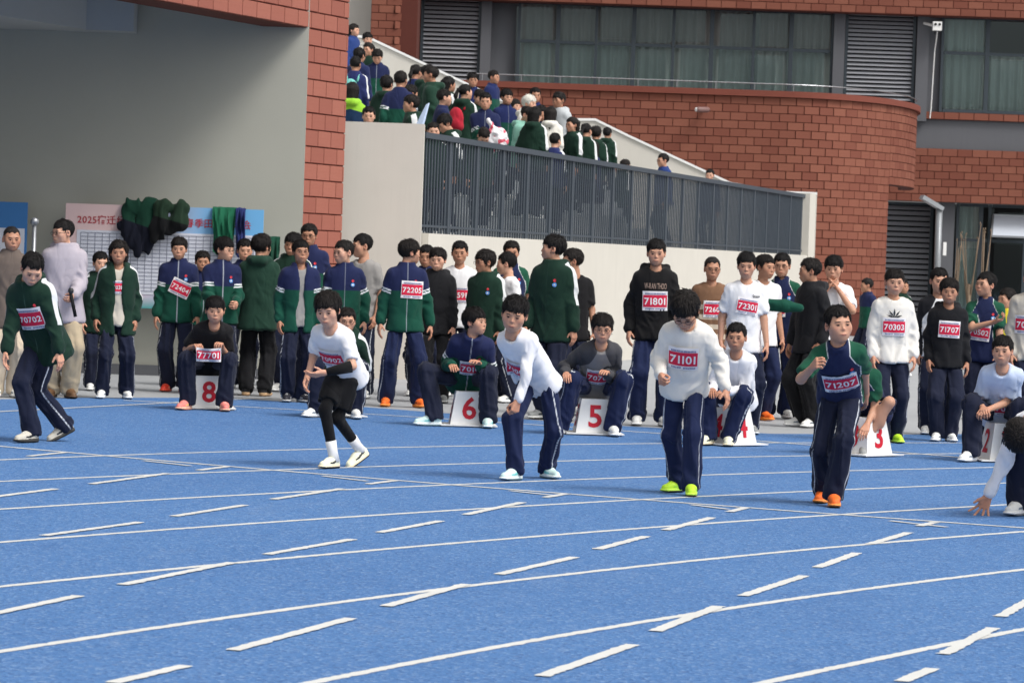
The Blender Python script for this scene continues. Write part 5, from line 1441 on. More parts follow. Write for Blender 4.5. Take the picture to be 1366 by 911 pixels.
def bundle(name, label, chains, Y, mat, seed, feat=None, group='clothes hung on the results board', cat='jacket'):
    """a heap of cloth hanging from an edge: flattened rounded masses with deep folds"""
    P = [[(AT(x, y, Y), r) for x, y, r in ch] for ch in chains]; allp = [p for ch in P for p, _ in ch]; c = Vector((sum(p.x for p in allp) / len(allp), Y, min(p.z for p in allp)))
    Fd = Field([min(p.x for p in allp) - c.x - 0.2, -0.2, -0.2], [max(p.x for p in allp) - c.x + 0.2, 0.2, max(p.z for p in allp) - c.z + 0.2], 0.016)
    for ch in P:
        for (a, ra), (b, rb) in zip(ch, ch[1:]): Fd.cone(a - c, b - c, ra, rb, 0.03)
    V, Q = Fd.mesh(); N = vnorm(V, Q); w = vnoise(V * 4, seed)
    V = V + N * (0.06 * (soft_ridge(np.stack([V[:, 0] * 17 + w * 1.6, V[:, 1] * 5, V[:, 2] * 3 + seed], 1), seed) ** 2 - 0.4))[:, None]; V[:, 1] = V[:, 1] * 0.5 - 0.03
    f = np.ones((len(V), 3)); f[:, 0] = feat(V) if feat else 1
    o = empty(name, c); tag(o, label, cat, group); obj('cloth', np_mesh('cloth', V, Q, [mat], True, vec=f), o); return o
bundle('draped_jacket', 'green and navy jacket draped over the board top on the left of the heap', [[(172, 276, 0.07), (170, 300, 0.08), (180, 318, 0.10), (186, 334, 0.06)], [(196, 276, 0.08), (196, 305, 0.10), (194, 332, 0.05)], [(172, 276, 0.07), (204, 276, 0.07)]],
       YBD - 0.03, cloth((20, 58, 44), (17, 20, 34), None), 3, lambda V: V[:, 2] - 0.30 + 0.3 * (V[:, 0]))
bundle('draped_jacket', 'dark green padded jacket draped on the right of the heap', [[(212, 276, 0.08), (214, 300, 0.10), (210, 318, 0.05)], [(238, 278, 0.08), (236, 296, 0.10), (226, 310, 0.06)], [(212, 276, 0.07), (244, 278, 0.05)]],
       YBD - 0.10, cloth((30, 50, 36), (13, 14, 17), None), 5, lambda V: V[:, 2] - 0.22 + 0.25 * V[:, 0])
draped('draped_jacket', 284, 316, 275, 345, YBD - 0.02, cloth((26, 92, 66), None, None), 'bright green jacket hanging over the right part of the board', 8, 0.2)
draped('draped_jacket', 315, 328, 276, 345, YBD - 0.03, cloth((36, 46, 96), None, None), 'narrow navy sleeve of clothing hanging beside the bright green jacket', 9, 0.2)
g0 = AT(46, 300, 34.5); st = empty('barrier_post', (g0.x, 34.5, 0)); tag(st, 'steel barrier post with ball top beside the blue board', 'post')
MB().tube([(0, 0, 0), (0, 0, g0.z)], 0.022, 10).build('post', M_STEEL, st, True); MB().tube([(0, 0, 0), (0, 0, 0.03)], 0.14, 16).build('base', M_STEEL, st)
v, q_, t_ = uv_ball((0, 0, g0.z + 0.03), (0.045, 0.045, 0.045)); obj('ball', np_mesh('ball', v, q_, [M_STEEL], T=t_), st)

# ================================================================== lane markers
def lane_marker(px, py, num, rz, label):
    g = G(px, py); o = empty('lane_marker', g, D2R(rz)); tag(o, label, 'lane marker', 'numbered lane markers')
    b, t, H = 0.165, 0.118, 0.315
    MB().box((-0.25, -0.22, 0.014), (0.25, 0.22, 0.024)).build('base_plate', M_WHITE, o)
    c = lambda s, z: [(-s, -s, z), (s, -s, z), (s, s, z), (-s, s, z)]
    MB().prism(c(b, 0.025), c(t, H)).build('box', M_WHITE, o)
    slope = math.atan2(b - t, H)
    for k in range(4):
        M = Matrix.Rotation(k * PI / 2, 4, 'Z') @ Matrix.Translation((0, -(b - (b - t) * 0.19) - 0.004, 0.08)) @ Matrix.Rotation(-slope, 4, 'X')
        put_text('number', num, 0.265, M_RED, o, M, 0.022)
    return o
lane_marker(277, 546, '8', 8, 'white lane marker under the boy in the black T-shirt')
lane_marker(446, 556, '7', 20, 'white lane marker behind the runner in black tights')
lane_marker(624, 569, '6', 4, 'white lane marker under the boy in the school jacket')
lane_marker(791, 580, '5', 4, 'white lane marker under the boy in the grey raglan shirt')
lane_marker(972, 594, '4', 42, 'white lane marker seen corner on, behind the runner in the cream sweatshirt')
lane_marker(1152, 608, '3', 46, 'white lane marker seen corner on, under the boy in shorts')
lane_marker(1338, 616, '2', 10, 'white lane marker under the boy in the pale blue T-shirt')

# ================================================================== runners on the start line
RUN = dict(group='runners on the start line', vox=0.0105, lw=0.9)
person('runner in green parka with bib 70702 stepping at the far left', 62, 590, h=1.53, hk=0.98, yaw=-22, look=18, pitch=-34, tilt=6, wear='pk', shoe='retro', hair='crop', bib='70702', bibat=(0.02, 0.27, 2),
       hip=(60, 452), neck=(38, 378), feet=[(40, 594, -35), (90, 585, -62, 0.45)], hpx=[(6, 482, -0.25), (82, 482, -0.25)], skin=0, bibsize=(0.23, 0.2), **RUN)
r2 = person('runner in white T-shirt, black shorts and black tights with bib 70902', 462, 624, h=1.38, hk=0.99, yaw=-30, look=-12, pitch=-16, tilt=-4, wear='teewhite', legs='tights', extra_legs='blackshorts', shoe='cream', hair='thick', bib='70902', bibat=(-0.01, 0.27, 3), bibsize=(0.235, 0.19),
       hip=(461, 492), neck=(441, 437), feet=[(443, 627, -30), (484, 618, -48, 0.5)], hpx=[(410, 503, -0.20), (434, 497, -0.42)], poles=[V3(-0.6, 0.8, -0.6), V3(0.9, 0.4, -0.7)], hpose=('relax', 'relax'), skin=0, **RUN)
person('runner in white long-sleeved shirt crouching forward between markers 6 and 5', 712, 640, h=1.40, hk=0.99, yaw=-34, look=-8, pitch=-14, tilt=8, wear='lswhite', legs='blue', shoe='mintw', hair='mop', bib='71002', bibat=(-0.05, 0.20, -14), bibsize=(0.235, 0.19),
       hip=(718, 502), neck=(684, 443), feet=[(686, 643, -35), (730, 634, 30)], hpx=[(700, 528, 0.22), (690, 538, -0.34)], poles=[V3(-0.5, 0.9, -0.3), V3(1.0, 0.7, 0.0)], hpose=('relax', 'fist'), skin=1, **RUN)
person('runner in cream sweatshirt with bib 71101 looking down at the line', 912, 660, h=1.40, hk=0.99, yaw=-6, look=-14, pitch=-48, wear='sweat', shoe='neon', hair='thick', bib='71101', bibat=(-0.02, 0.29, 0), bibsize=(0.24, 0.20), glasses=True, legs='blue',
       hip=(914, 507), neck=(918, 431), feet=[(902, 656, -40), (922, 662, -5)], hpx=[(881, 500, -0.25), (968, 519, -0.20)], hpose=('fist', 'relax'), skin=1, **RUN)
person('runner in navy and green polo shirt with bib 71207 leaning forward', 1110, 674, h=1.50, hk=0.99, yaw=4, look=14, pitch=2, tilt=-4, wear='polo', shoe='orange', hair='crop', bib='71207', bibat=(0.0, 0.25, 6), bibsize=(0.25, 0.19),
       hip=(1122, 520), neck=(1118, 461), feet=[(1098, 664, -18), (1112, 680, -4)], hpx=[(1084, 490, -0.62), (1158, 540, 0.12)], poles=[V3(-0.7, 0.5, -1), V3(1, 0.8, 0)], hpose=('fist', 'relax'), thumbs=(V3(0, 0.3, 1), None), skin=1, **RUN)
person('runner crouching at the right edge with one hand on the track', 1408, 690, h=1.66, hk=1.0, yaw=-40, look=-30, pitch=-112, wear='lswhite', legs='plain', shoe='white', hair='thick', hip=(1442, 556), neck=(1368, 570),
       feet=[(1358, 688, -30), (1450, 676, -40, 0.7)], hpx=[(1312, 676, -0.10), (1420, 690, -0.3)], hpose=('tripod', 'tripod'), thumbs=(V3(-1, -0.4, 0), None), skin=1,
       kpoles=[V3(-0.3, -1, 0.5), V3(0.3, -1, 0.2)], **RUN)

# ================================================================== students seated on the markers
SIT = dict(group='students seated on lane markers', seat=True, vox=0.012)
person('boy in black T-shirt seated on marker 8 holding a bib', 278, 546, h=1.60, yaw=6, look=8, pitch=-8, wear='teeblack', legs='plain', shoe='coral', hair='mop', hip=(278, 480), neck=(286, 432),
       feet=[(248, 543, -20), (299, 545, 10)], hpx=[(260, 462, -0.42), (296, 463, -0.42)], hpose=('grip', 'grip'), skin=1, **SIT)
person('boy with glasses seated behind the runner in black tights', 450, 556, h=1.58, yaw=0, look=10, wear='pk', shoe='white', hair='crop', glasses=True, hip=(455, 498), neck=(461, 447),
       feet=[(420, 552, -35), (474, 553, 10)], hpx=[(440, 498, -0.35), (476, 497, -0.35)], **SIT)
person('boy in school jacket seated on marker 6 looking to the right', 624, 568, h=1.66, yaw=-6, look=58, pitch=2, wear='sj', legs='plain', shoe='mintw', hair='mop', bib='70101', bibat=(0.03, 0.27, 4), hip=(624, 503), neck=(631, 450),
       feet=[(577, 560, -70), (651, 566, -4)], hpx=[(602, 488, -0.40), (640, 486, -0.42)], kpoles=[V3(-0.9, -1, 0.6), V3(0.35, -1, 0.5)], badge=True, **SIT)
person('boy with glasses in grey raglan shirt with bib 70701 seated on marker 5', 792, 579, h=1.66, yaw=4, look=4, pitch=-10, wear='raglan', legs='blue', shoe='white', hair='thick', glasses=True, bib='70701', bibat=(0.0, 0.24, -1), hip=(795, 515), neck=(802, 458),
       feet=[(747, 571, -28), (818, 575, 4)], hpx=[(755, 498, -0.40), (810, 498, -0.42)], skin=1, face=2, **SIT)
person('boy in white long-sleeved shirt seated on marker 4, half hidden', 974, 593, h=1.54, yaw=-18, look=-10, pitch=-4, wear='lswhite', legs='blue', shoe='cream', hair='crop', hip=(984, 527), neck=(982, 470),
       feet=[(944, 586, -30), (972, 592, -10)], hpx=[(950, 520, -0.4), (972, 522, -0.45)], skin=2, **SIT)
person('boy in polo shirt and shorts on marker 3 reaching down to his shoe', 1158, 606, h=1.60, yaw=-6, look=-20, pitch=-60, wear='polo', legs='shorts', shoe='grey', hair='crop', hip=(1160, 546), neck=(1142, 494),
       feet=[(1120, 604, -20), (1153, 604, -12, 0.15)], hpx=[(1128, 560, -0.5), (1157, 566, -0.46)], hpose=('relax', 'relax'), skin=1, badge=False, **SIT)
person('boy in pale blue T-shirt seated with hands clasped near the right edge', 1336, 615, h=1.58, yaw=-14, look=-16, pitch=-2, wear='teeblue', legs='plain', shoe='white', hair='fringe', bib='70102', bibat=(0.06, 0.16, 0), hip=(1336, 548), neck=(1337, 489),
       feet=[(1294, 611, -35), (1352, 614, 5)], hpx=[(1311, 544, -0.38), (1319, 546, -0.40)], hpose=('grip', 'grip'), skin=1, **SIT)

# ================================================================== students and staff standing behind
person('man in grey-brown coat at the left edge beside the blue board', 8, 530, 300, yaw=14, look=20, wear='coat', legs='beige', shoe='white', hair='buzz', skin=2, group='adults by the board', face=2)
pm = person('man with glasses in mauve hooded windbreaker looking left', 80, 531, 290, yaw=6, look=-48, wear='mauve', legs='khaki', shoe='brown', hair='fringe', glasses=True, skin=0, group='adults by the board',
       hands=((-0.21, -0.10, 0.90), (0.10, -0.30, 0.98)), hpose=('relax', 'grip'))
person('girl in open green parka over beige top in front of the results board', 152, 532, 320, yaw=8, look=6, wear='pkopen', under='sweatbeige', shoe='white', hair='long', bib='70310', bibat=(0.01, 0.31, 0), bibsize=(0.15, 0.14), skin=2, face=1, stance=1.6)
person('boy half hidden behind the girl in the open parka', 128, 521, 337, yaw=10, look=20, wear='pk', hair='crop')
person('boy in school jacket with slanted bib 72404', 233, 523, 315, yaw=4, look=2, wear='sj', shoe='red', hair='fringe', bib='72404', bibat=(0.03, 0.25, -24), skin=1, face=1)
person('boy with glasses in school jacket turning right behind the black T-shirt', 290, 527, 316, yaw=14, look=56, wear='sj', shoe='dark', hair='thick', glasses=True, hands=((-0.10, -0.30, 0.98), (0.13, -0.27, 1.0)), hpose=('grip', 'grip'), face=2, skin=0)
person('short boy glimpsed between two school jackets by the board', 264, 516, 335, yaw=20, look=10, wear='sj', hair='crop')
person('boy peering out beside the turned back of a green parka', 320, 518, 318, yaw=5, look=12, wear='sj', hair='crop')
person('boy in hooded green parka seen from behind', 340, 528, 311, yaw=172, look=146, wear='pkplain', legs='black', shoe='tan', hair='thick', hands=((-0.12, -0.24, 1.0), (0.12, -0.24, 1.0)), twist=4)
person('smiling boy in parka behind the open school jacket', 384, 523, 309, yaw=-8, look=-14, tilt=6, wear='pk', hair='mop', smile=True)
person('tall boy with glasses at the back by the tiled pillar', 406, 517, 295, yaw=-4, look=-4, wear='sj', hair='crop', glasses=True)
person('boy with glasses in open school jacket over grey hoodie', 394, 537, 319, yaw=12, look=16, pitch=4, wear='sjopen', under='teegrey', shoe='dark', hair='fringe', glasses=True, face=1)
person('stout boy in school jacket glancing left behind the runner in tights', 454, 538, 319, yaw=4, look=-46, wear='sj', hair='crop', face=2, skin=0)
person('boy in grey T-shirt with head turned left', 480, 531, 310, yaw=-24, look=-64, wear='teegrey', hair='crop', skin=1)
person('boy in school jacket with bib 72205 looking away to the right', 536, 543, 318, yaw=8, look=112, wear='sj', legs='blue', shoe='orange', hair='mop', bib='72205', bibat=(0.05, 0.30, -2), stance=1.9, hands=((-0.25, -0.02, 0.85), (0.26, 0.0, 0.85)))
person('boy peeking between bib 72205 and the black jacket', 563, 529, 326, yaw=0, look=-8, wear='sj', hair='crop')
person('smiling boy in black hooded jacket', 578, 537, 330, yaw=-4, look=-8, wear='blackjk', legs='black', shoe='grey', hair='curtain', smile=True, skin=0)
person('boy in white T-shirt with bib behind the black hooded jacket', 607, 529, 320, yaw=-2, look=-2, wear='teewhite', legs='navy', hair='crop', bib='70591', bibat=(0.0, 0.22, 0), skin=2)
person('boy with glasses in green parka looking left behind marker 6', 644, 541, 333, yaw=-26, look=-62, wear='pk', shoe='neon', hair='thick', glasses=True)
person('boy in white T-shirt facing left beside the parka', 674, 537, 336, yaw=-60, look=-94, wear='teewhite', hair='crop')
person('boy in navy polo shirt at the back below the railing', 675, 530, 319, yaw=6, look=4, wear='polo', hair='crop', skin=2)
person('tall boy in green parka turned to the left', 733, 560, 311, yaw=-30, look=-92, pitch=2, wear='pk', legs='plain', shoe='grey', hair='mop', hands=((-0.20, -0.14, 0.86), (0.23, -0.02, 0.84)))
person('boy in black T-shirt standing behind the tall green parka', 759, 554, 330, yaw=10, look=-80, wear='teeblack', legs='navy', shoe='white', hair='crop', skin=2)
p71801 = person('boy in black hoodie with bib 71801', 867, 568, 316, yaw=0, look=-2, pitch=-6, wear='blackhood', legs='blue', shoe='white', hair='fringe', bib='71801', bibat=(0.0, 0.24, 1), skin=1, stance=1.4)
person('short-haired boy with glasses in brown striped sweater with bib 72604', 942, 559, 341, yaw=6, look=4, wear='stripe', hair='buzz', glasses=True, bib='72604', bibat=(0.02, 0.26, 0), skin=2)
p72301 = person('boy in white T-shirt with bib 72301', 987, 579, 334, yaw=8, look=-4, pitch=-8, wear='teewhite', legs='navy', shoe='grey', hair='fringe', bib='72301', bibat=(0.0, 0.30, -8), skin=1, face=1, bibsize=(0.20, 0.15))
person('boy in white T-shirt standing behind bib 72301', 1010, 561, 338, yaw=20, look=40, wear='teewhite', legs='blue', shoe='orange', hair='crop', skin=2)
person('boy with glasses in navy and green polo shirt behind the white T-shirts', 1036, 558, 336, yaw=-6, look=-10, wear='polo', legs='blue', shoe='white', hair='crop', glasses=True, bib='70805', bibat=(-0.06, 0.24, 0), skin=1)
person('boy in black jacket in profile facing left', 1078, 570, 343, yaw=-58, look=-84, wear='blackjk', legs='black', shoe='white', hair='crop', skin=2)
person('boy in white T-shirt holding both hands to his mouth', 1105, 563, 340, yaw=-6, look=-12, pitch=-6, wear='teewhite', legs='navy', hair='mop', bib='70904', bibat=(-0.05, 0.20, 0), skin=1,
       hands=((-0.075, -0.16, 1.34), (0.065, -0.16, 1.34)), poles=[V3(-0.8, 0, -1), V3(0.8, 0, -1)], hpose=('flat', 'flat'), thumbs=(V3(0, 1, 0.2), V3(0, 1, 0.2)))
person('small distant boy in school jacket in front of the curved wall', 1155, 492, 372, yaw=-60, look=-80, wear='sj', hair='crop', group='students farther off', low=True)
person('distant student in green behind the cream sweatshirt with bib 70303', 1197, 502, 372, yaw=30, look=40, wear='pk', hair='crop', group='students farther off', low=True)
p70303 = person('boy in cream printed sweatshirt with bib 70303 and neon shoes', 1184, 591, 358, yaw=2, look=4, wear='sweat', legs='navy', shoe='neon', hair='fringe', bib='70303', bibat=(0.0, 0.25, 0), skin=1, face=2)
person('boy in black and white raglan shirt behind bib 71707', 1244, 580, 357, yaw=4, look=6, wear='raglanbw', legs='navy', shoe='white', hair='crop', skin=1)
person('boy in black sweatshirt with bib 71707', 1258, 589, 372, yaw=2, look=-4, wear='black', legs='plain', shoe='white', hair='curtain', bib='71707', bibat=(0.0, 0.29, -2), skin=2)
person('boy in polo shirt holding his own arm and looking left', 1308, 584, 363, yaw=-10, look=-48, pitch=4, wear='polo', legs='navy', shoe='white', hair='crop', bib='70502', bibat=(-0.05, 0.20, -6), skin=1,
       hands=((0.10, -0.24, 1.20), (0.16, -0.20, 0.86)), poles=[V3(-0.8, -0.2, -0.8), None], hpose=('grip', 'relax'))
person('person in yellow and black jacket behind the polo shirts', 1340, 562, 386, yaw=-30, look=-60, wear='yellow', legs='black', hair='crop')
person('boy in beige sweatshirt with bib 70501 cut by the right edge', 1370, 591, 352, yaw=-6, look=-8, wear='sweatbeige', legs='navy', hair='fringe', bib='70501', bibat=(-0.05, 0.24, 0), skin=1)

# things in hands
def held_bib(label, number, pts):
    """a bib held by its two upper corners"""
    a, b, drop = Vector(pts[0]), Vector(pts[1]), pts[2]
    o = empty('held_race_bib', (a + b) / 2); tag(o, label, 'race bib')
    U, W = np.meshgrid(np.linspace(0, 1, 13), np.linspace(0, 1, 8)); P0 = np.array(a - (a + b) / 2); P1 = np.array(b - (a + b) / 2)
    def fn(off):
        P = P0 + U[..., None] * (P1 - P0); P = P + (1 - W)[..., None] * np.array([0, 0.03, -drop])
        sag = 0.02 * np.sin(U * PI) + 0.012 * np.sin(U * 9 + W * 3); P[..., 1] -= sag + off * 2; P[..., 2] -= 0.012 * np.sin(U * PI) * W; return P
    add_bib(o, fn, number, (b - a).length / drop); return o
held_bib('race bib held in the lap of the boy on marker 8', '77701', (AT(262, 463, 31.5), AT(295, 464, 31.5), 0.13))
w_ = Vector(pm[0].matrix_world @ Vector(pm[1].wri[1])) if False else None
Rm, rt = pm[1], pm[0]; Mw = Matrix.Translation(rt.location) @ Matrix.Rotation(rt.rotation_euler.z, 4, 'Z'); wp = Mw @ Vector(Rm.wri[1] + unit(Rm.wri[1] - Rm.elb[1]) * 0.08)
mic = empty('microphone', wp); tag(mic, 'black microphone in the hand of the man in mauve', 'microphone')
MB().tube([(0.05, -0.02, -0.17), (0, -0.03, 0.05)], 0.017, 10).build('handle', M_BLACK, mic, True)
v, q_, t_ = uv_ball((0.0, -0.032, 0.075), (0.028, 0.028, 0.032)); obj('head_grille', np_mesh('head_grille', v, q_, [plain((60, 60, 62), 0.5, 0.4)], T=t_), mic)

# ------------------------------------------------------------------ details of single figures
def chest_print(who, text, u0, w0, du, dw, mat, bold=0.02):
    root, R, F = who; P = surface_patch(R, F, u0, w0, du, dw, 12, 6, 0, 0.004)(0.0)
    T2, T_, w = text_flat(text, bold, 0.06); a = T2[:, 0] / w; b = T2[:, 1] / 0.75
    obj('chest_print', np_mesh('chest_print', bilerp(P, a, b), None, [mat], False, T=T_), root)
chest_print(p71801, 'W-RAN THOO', 0.0, 0.375, 0.20, 0.055, plain((150, 128, 116), 0.8))
chest_print(p72301, 'Stussy', 0.085, 0.395, 0.075, 0.03, plain((30, 30, 32), 0.8))
root, R, F = p70303
P = surface_patch(R, F, 0.0, 0.375, 0.17, 0.15, 9, 9, 0, 0.004)(0.0)
A_, T_ = [(0.5, 0.25)], []
for k in range(7):
    a = -0.25 + (PI + 0.5) * k / 6; n = len(A_); d = np.array([math.cos(a), math.sin(a)]); s_ = np.array([-d[1], d[0]]); c0 = np.array([0.5, 0.25]); L_ = 0.42 + 0.2 * math.sin(a)
    A_ += [tuple(c0 + d * L_ * 0.5 + s_ * 0.055), tuple(c0 + d * L_), tuple(c0 + d * L_ * 0.5 - s_ * 0.055)]; T_ += [(0, n, n + 1), (0, n + 1, n + 2)]
A_ = np.array(A_); obj('chest_print', np_mesh('chest_print', bilerp(P, A_[:, 0], A_[:, 1]), None, [plain((40, 44, 52), 0.8)], False, T=T_), root)
root, R, F = r2
MB().tube([R.elb[1] + (R.elb[1] - R.wri[1]) * -0.05, R.elb[1] * 0.5 + R.wri[1] * 0.5, R.wri[1] * 0.97 + R.elb[1] * 0.03], [0.043, 0.036, 0.027], 14).build('arm_sleeve', cloth((18, 18, 20), None, None), root, True)
for i in (0, 1):
    d = unit(R.knees[i] - R.ank[i]); MB().tube([R.ank[i] - d * 0.03, R.ank[i] + d * 0.05, R.ank[i] + d * 0.12], [0.037, 0.035, 0.040], 14).build('sock', cloth((232, 231, 230), None, None), root, True)
draped('hung_jacket', 347, 374, 314, 380, 37.2, cloth((20, 66, 50), (31, 38, 70), None), 'green and navy jacket hung up beside the parka seen from behind', 12, 0.25, feat=lambda u, v: u + 0.1)
gj = AT(1044, 410, 32.4); go = empty('carried_jacket', gj); tag(go, 'green jacket bundled over an arm between the polo shirt and the black jacket', 'jacket')
Fd = Field((-0.22, -0.12, -0.12), (0.22, 0.12, 0.12), 0.012); Fd.cone((-0.15, 0, 0.02), (0.02, -0.02, 0.012), 0.05, 0.048, 0.03); Fd.cone((0.02, -0.02, 0.012), (0.16, -0.03, 0.0), 0.05, 0.028, 0.03)
V, Q = Fd.mesh(); N = vnorm(V, Q); V = V + N * (0.02 * (soft_ridge(V * np.array([6, 16, 16]), 4) - 0.4))[:, None]
obj('cloth', np_mesh('cloth', V, Q, [cloth(GREEN, None, None)], True, vec=np.ones((len(V), 3))), go)
# ================================================================== students on the stairs
def rail_Y(px):
    """depth of the railing line seen at a pixel column"""
    d = ray(px, 250); k = d.x / d.y
    # R0 + s*rd lies on x = k*y
    s = (k * R0.y - R0.x) / (rd.x - k * rd.y)
    return R0.y + s * rd.y if s > 0 else YB
STAIR = []
def climber(label, px, top, look, wear='sj', hair='crop', yaw=None, pitch=-4, want=None, **k):
    """stands on the steps where its head reaches the given pixel"""
    y0 = (rail_Y(px) + 2.2) if px > 566 else YB + 1.0
    best = None
    for Yc in np.arange(y0, 71.0, 0.35):
        p = AT(px, top, Yc); z = step_z(p.x, Yc); hh = p.z - z
        if px > 566 and Yc < rail_Y(px) + 2.1: continue
        cost = abs(hh - 1.66) + (0.06 * abs(Yc - want) if want else 0.004 * (Yc - y0)) + sum(2.0 for q in STAIR if (q - Vector((p.x, Yc))).length < 0.42)
        if best is None or cost < best[0]: best = (cost, Yc, z, hh, p.x)
    _, Yc, z, hh, x = best
    STAIR.append(Vector((x, Yc)))
    hh = min(max(hh, 1.45), 1.82); zf = AT(px, top, Yc).z - hh
    return person(label, px, None, yaw=look if yaw is None else yaw, look=look, pitch=pitch, wear=wear, hair=hair, group='students climbing the stairs', low=True, h=hh, fz=zf, Y=Yc, vox=0.0145, **k), Yc
climber('student with blue collar at the very top of the stairs, by the tiled pillar', 461, 31, 60, 'blue', 'long')
climber('dark-haired boy highest on the stairs below the brick pier', 481, 43, 20, 'white', 'mop')
climber('girl with parted dark hair on the upper stairs', 485, 56, -30, 'pk', 'long')
climber('student in navy hood on the upper stairs', 470, 63, 150, 'navy', 'thick')
climber('boy in school jacket with open white collar coming down the stairs', 496, 64, 0, 'sj', 'mop', pitch=-25)
c6, yc6 = climber('boy with teal backpack seen from behind near the pillar', 466, 74, 170, 'navyw', 'crop', yaw=165)
climber('girl with long hair and neon green hood seen from behind', 463, 108, 175, 'pkneon', 'long', want=43.5)
climber('boy peeping over the cream block wall', 487, 142, 2, 'pk', 'crop', want=43.0)
climber('boy in school jacket seen from behind above the block wall', 527, 92, 165, 'sj', 'crop', yaw=178, want=46)
climber('girl with tied hair in navy beside the two parkas', 546, 85, 150, 'sjdark', 'pony')
climber('girl with long ponytail in the middle of the group on the stairs', 554, 88, 70, 'pk', 'pony')
climber('student in parka with white sleeve band talking to the left', 561, 84, 95, 'pk', 'fringe', want=50)
climber('boy in plain green parka facing left on the stairs', 572, 86, -95, 'pkplain', 'crop', want=49)
climber('girl with long loose hair behind the red backpack', 589, 101, 120, 'pk', 'long')
climber('student in white-collared parka facing left above the block wall', 547, 125, -82, 'pk', 'curtain', want=44.5)
climber('stooping boy in parka just behind the railing end', 597, 150, -60, 'pk', 'thick', pitch=-30, want=45)
climber('low face beside the folded paper at the railing end', 573, 164, 10, 'pk', 'crop', want=43.5)
climber('boy with dark fringe looking right below the louvres', 623, 96, 12, 'sjdark', 'mop')
climber('tall boy in navy jacket in profile facing right on the stairs', 649, 93, 62, 'sjdark', 'crop')
c20, yc20 = climber('girl with bun, yellow hood and red backpack', 612, 111, 120, 'pk', 'pony', yaw=150)
climber('boy in green looking down to the left of the school jacket', 630, 117, 30, 'pkplain', 'fringe', pitch=-25)
c22, yc22 = climber('boy in school jacket facing the camera holding a plastic bag', 642, 122, 0, 'sj', 'crop', want=48, hands=((0.02, -0.30, 1.10), (0.12, -0.30, 1.10)), hpose=('grip', 'grip'))
climber('boy bending his head low over the railing in front of the school jacket', 637, 166, 20, 'pkplain', 'crop', pitch=-50, want=46.5)
climber('boy in dark navy in front of the tiled wall', 707, 116, 14, 'sjdark', 'crop')
climber('girl with white mask and navy collar', 680, 133, 40, 'navyw', 'bob', want=60)
climber('student wearing a white hood', 697, 126, 60, 'white', 'thick', hoodcol=(226, 222, 212))
climber('girl in mint hoodie looking down to the right', 692, 140, 60, 'mint', 'fringe', pitch=-22, want=50)
climber('girl with long hair in parka with broad white sleeve band', 707, 142, 150, 'pk', 'long', want=49)
climber('boy in pale grey jacket looking left at the top of the landing', 742, 122, -40, 'grey', 'mop')
climber('girl with fringe in school jacket facing forward', 716, 141, 14, 'sj', 'bob')
climber('girl with long dark hair seen from behind in white', 729, 142, 170, 'white', 'long')
climber('girl in white hoodie looking down', 744, 152, 10, 'white', 'bob', pitch=-30, want=52)
climber('girl in parka facing left beside the white hoodie', 761, 157, -50, 'pk', 'long')
climber('girl with high bun in parka near the landing', 776, 165, 150, 'pk', 'pony')
climber('student with rounded dark hair above the railing', 790, 169, 170, 'pk', 'thick')
climber('student in parka with white stripe walking away to the right', 805, 170, 160, 'pk', 'thick')
climber('girl in navy close behind the railing under the white stripe', 788, 188, -60, 'navy', 'bob')
climber('student with pink hood close behind the railing', 735, 178, 150, 'navyw', 'crop', want=51.5)
climber('top of a dark head just above the railing', 829, 212, 120, 'pk', 'thick')
climber('boy with glasses in blue jacket alone on the lower stairs', 884, 204, -62, 'blue', 'crop', glasses=True)
climber('boy at the foot of the far parapet, lowest on the stairs', 945, 225, -12, 'navy', 'crop')
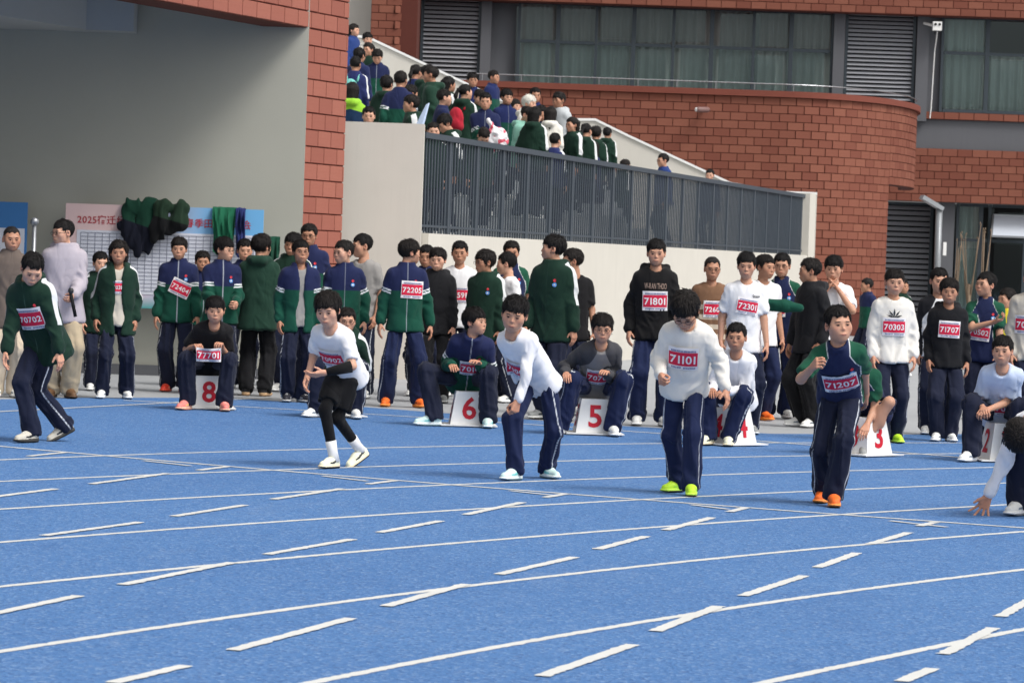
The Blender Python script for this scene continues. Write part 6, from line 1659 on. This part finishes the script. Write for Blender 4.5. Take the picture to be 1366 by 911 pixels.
# what they carry
def backpack(name, who, rgb, label):
    root, R, F = who; o = empty(name, root.location, root.rotation_euler.z); tag(o, label, 'backpack')
    c = R.place(np.array(0.0), np.array(0.20), np.array(0.26)); Fd = Field(c - 0.24, c + 0.24, 0.014)
    Fd.ell(c, (0.125, 0.075, 0.17), 0.03); Fd.cone(c + V3(-0.07, 0, -0.12), c + V3(0.07, 0, -0.12), 0.06, 0.06, 0.05); Fd.ell(c + V3(0, 0.06, -0.06), (0.09, 0.04, 0.08), 0.02)
    V, Q = Fd.mesh(); obj('bag', np_mesh('bag', V, Q, [cloth(rgb, None, None)], True, vec=np.ones((len(V), 3))), o)
    m = MB()
    for sg in (-1, 1):
        P = [R.place(np.array(sg * 0.09), np.array(v_), np.array(w_)) for v_, w_ in ((0.13, 0.40), (0.06, 0.50), (-0.05, 0.50), (-0.15, 0.38), (-0.155, 0.22))]
        m.tube(P, 0.018, 6)
    m.build('straps', cloth(rgb, None, None), o, True)
backpack('backpack', c6, (120, 196, 186), 'teal backpack on the stairs near the tiled pillar')
backpack('backpack', c20, (176, 40, 56), 'red backpack worn by the girl with the bun')
g = AT(660, 182, yc22 - 0.45); pb = empty('plastic_bag', g); tag(pb, 'white and pink plastic bag held above the railing', 'bag')
Fd = Field((-0.25, -0.16, -0.36), (0.25, 0.16, 0.26), 0.014); Fd.ell((0.02, 0, -0.05), (0.16, 0.09, 0.17), 0.05); Fd.cone((0, 0, 0.05), (-0.10, 0.0, 0.22), 0.06, 0.02, 0.06)
V, Q = Fd.mesh(); N = vnorm(V, Q); V = V + N * ((vnoise(V * 22, 3) - 0.5) * 0.05)[:, None]
ft = np.ones((len(V), 3)); ft[:, 0] = vnoise(V * 16, 8) - 0.33
obj('bag', np_mesh('bag', V, Q, [cloth((226, 222, 224), (214, 96, 112), None, None, 0.4)], True, vec=ft), pb)
g = AT(560, 158, 42.6); pp_ = empty('folded_paper', g); tag(pp_, 'pale blue folded paper held up at the corner of the block wall', 'paper')
MB().prism([(-0.10, 0, -0.2), (0.0, -0.03, -0.2), (0.03, 0.0, -0.2)], [(0.07, 0, 0.17), (0.10, -0.012, 0.19), (0.115, 0.0, 0.19)]).build('sheet', plain((196, 214, 240), 0.5, 0.0, 0.03), pp_)

for k, (px, top, lk, wr, hr, lab) in enumerate((
    (508, 100, 160, 'pk', 'thick', 'student in parka between the open collar and the turned school jacket'),
    (583, 118, 100, 'sj', 'fringe', 'student in school jacket beneath the plain green parka'),
    (668, 118, 30, 'sjdark', 'mop', 'student in school jacket behind the girl with the mask'),
    (752, 168, 170, 'sj', 'thick', 'student in school jacket below the white hoodie, seen from behind'),
    (768, 176, 120, 'pkplain', 'long', 'long-haired student in dark parka near the railing'),
    (538, 112, 120, 'sj', 'mop', 'student in school jacket behind the white-collared parka'))):
    climber(lab, px, top, lk, wr, hr)
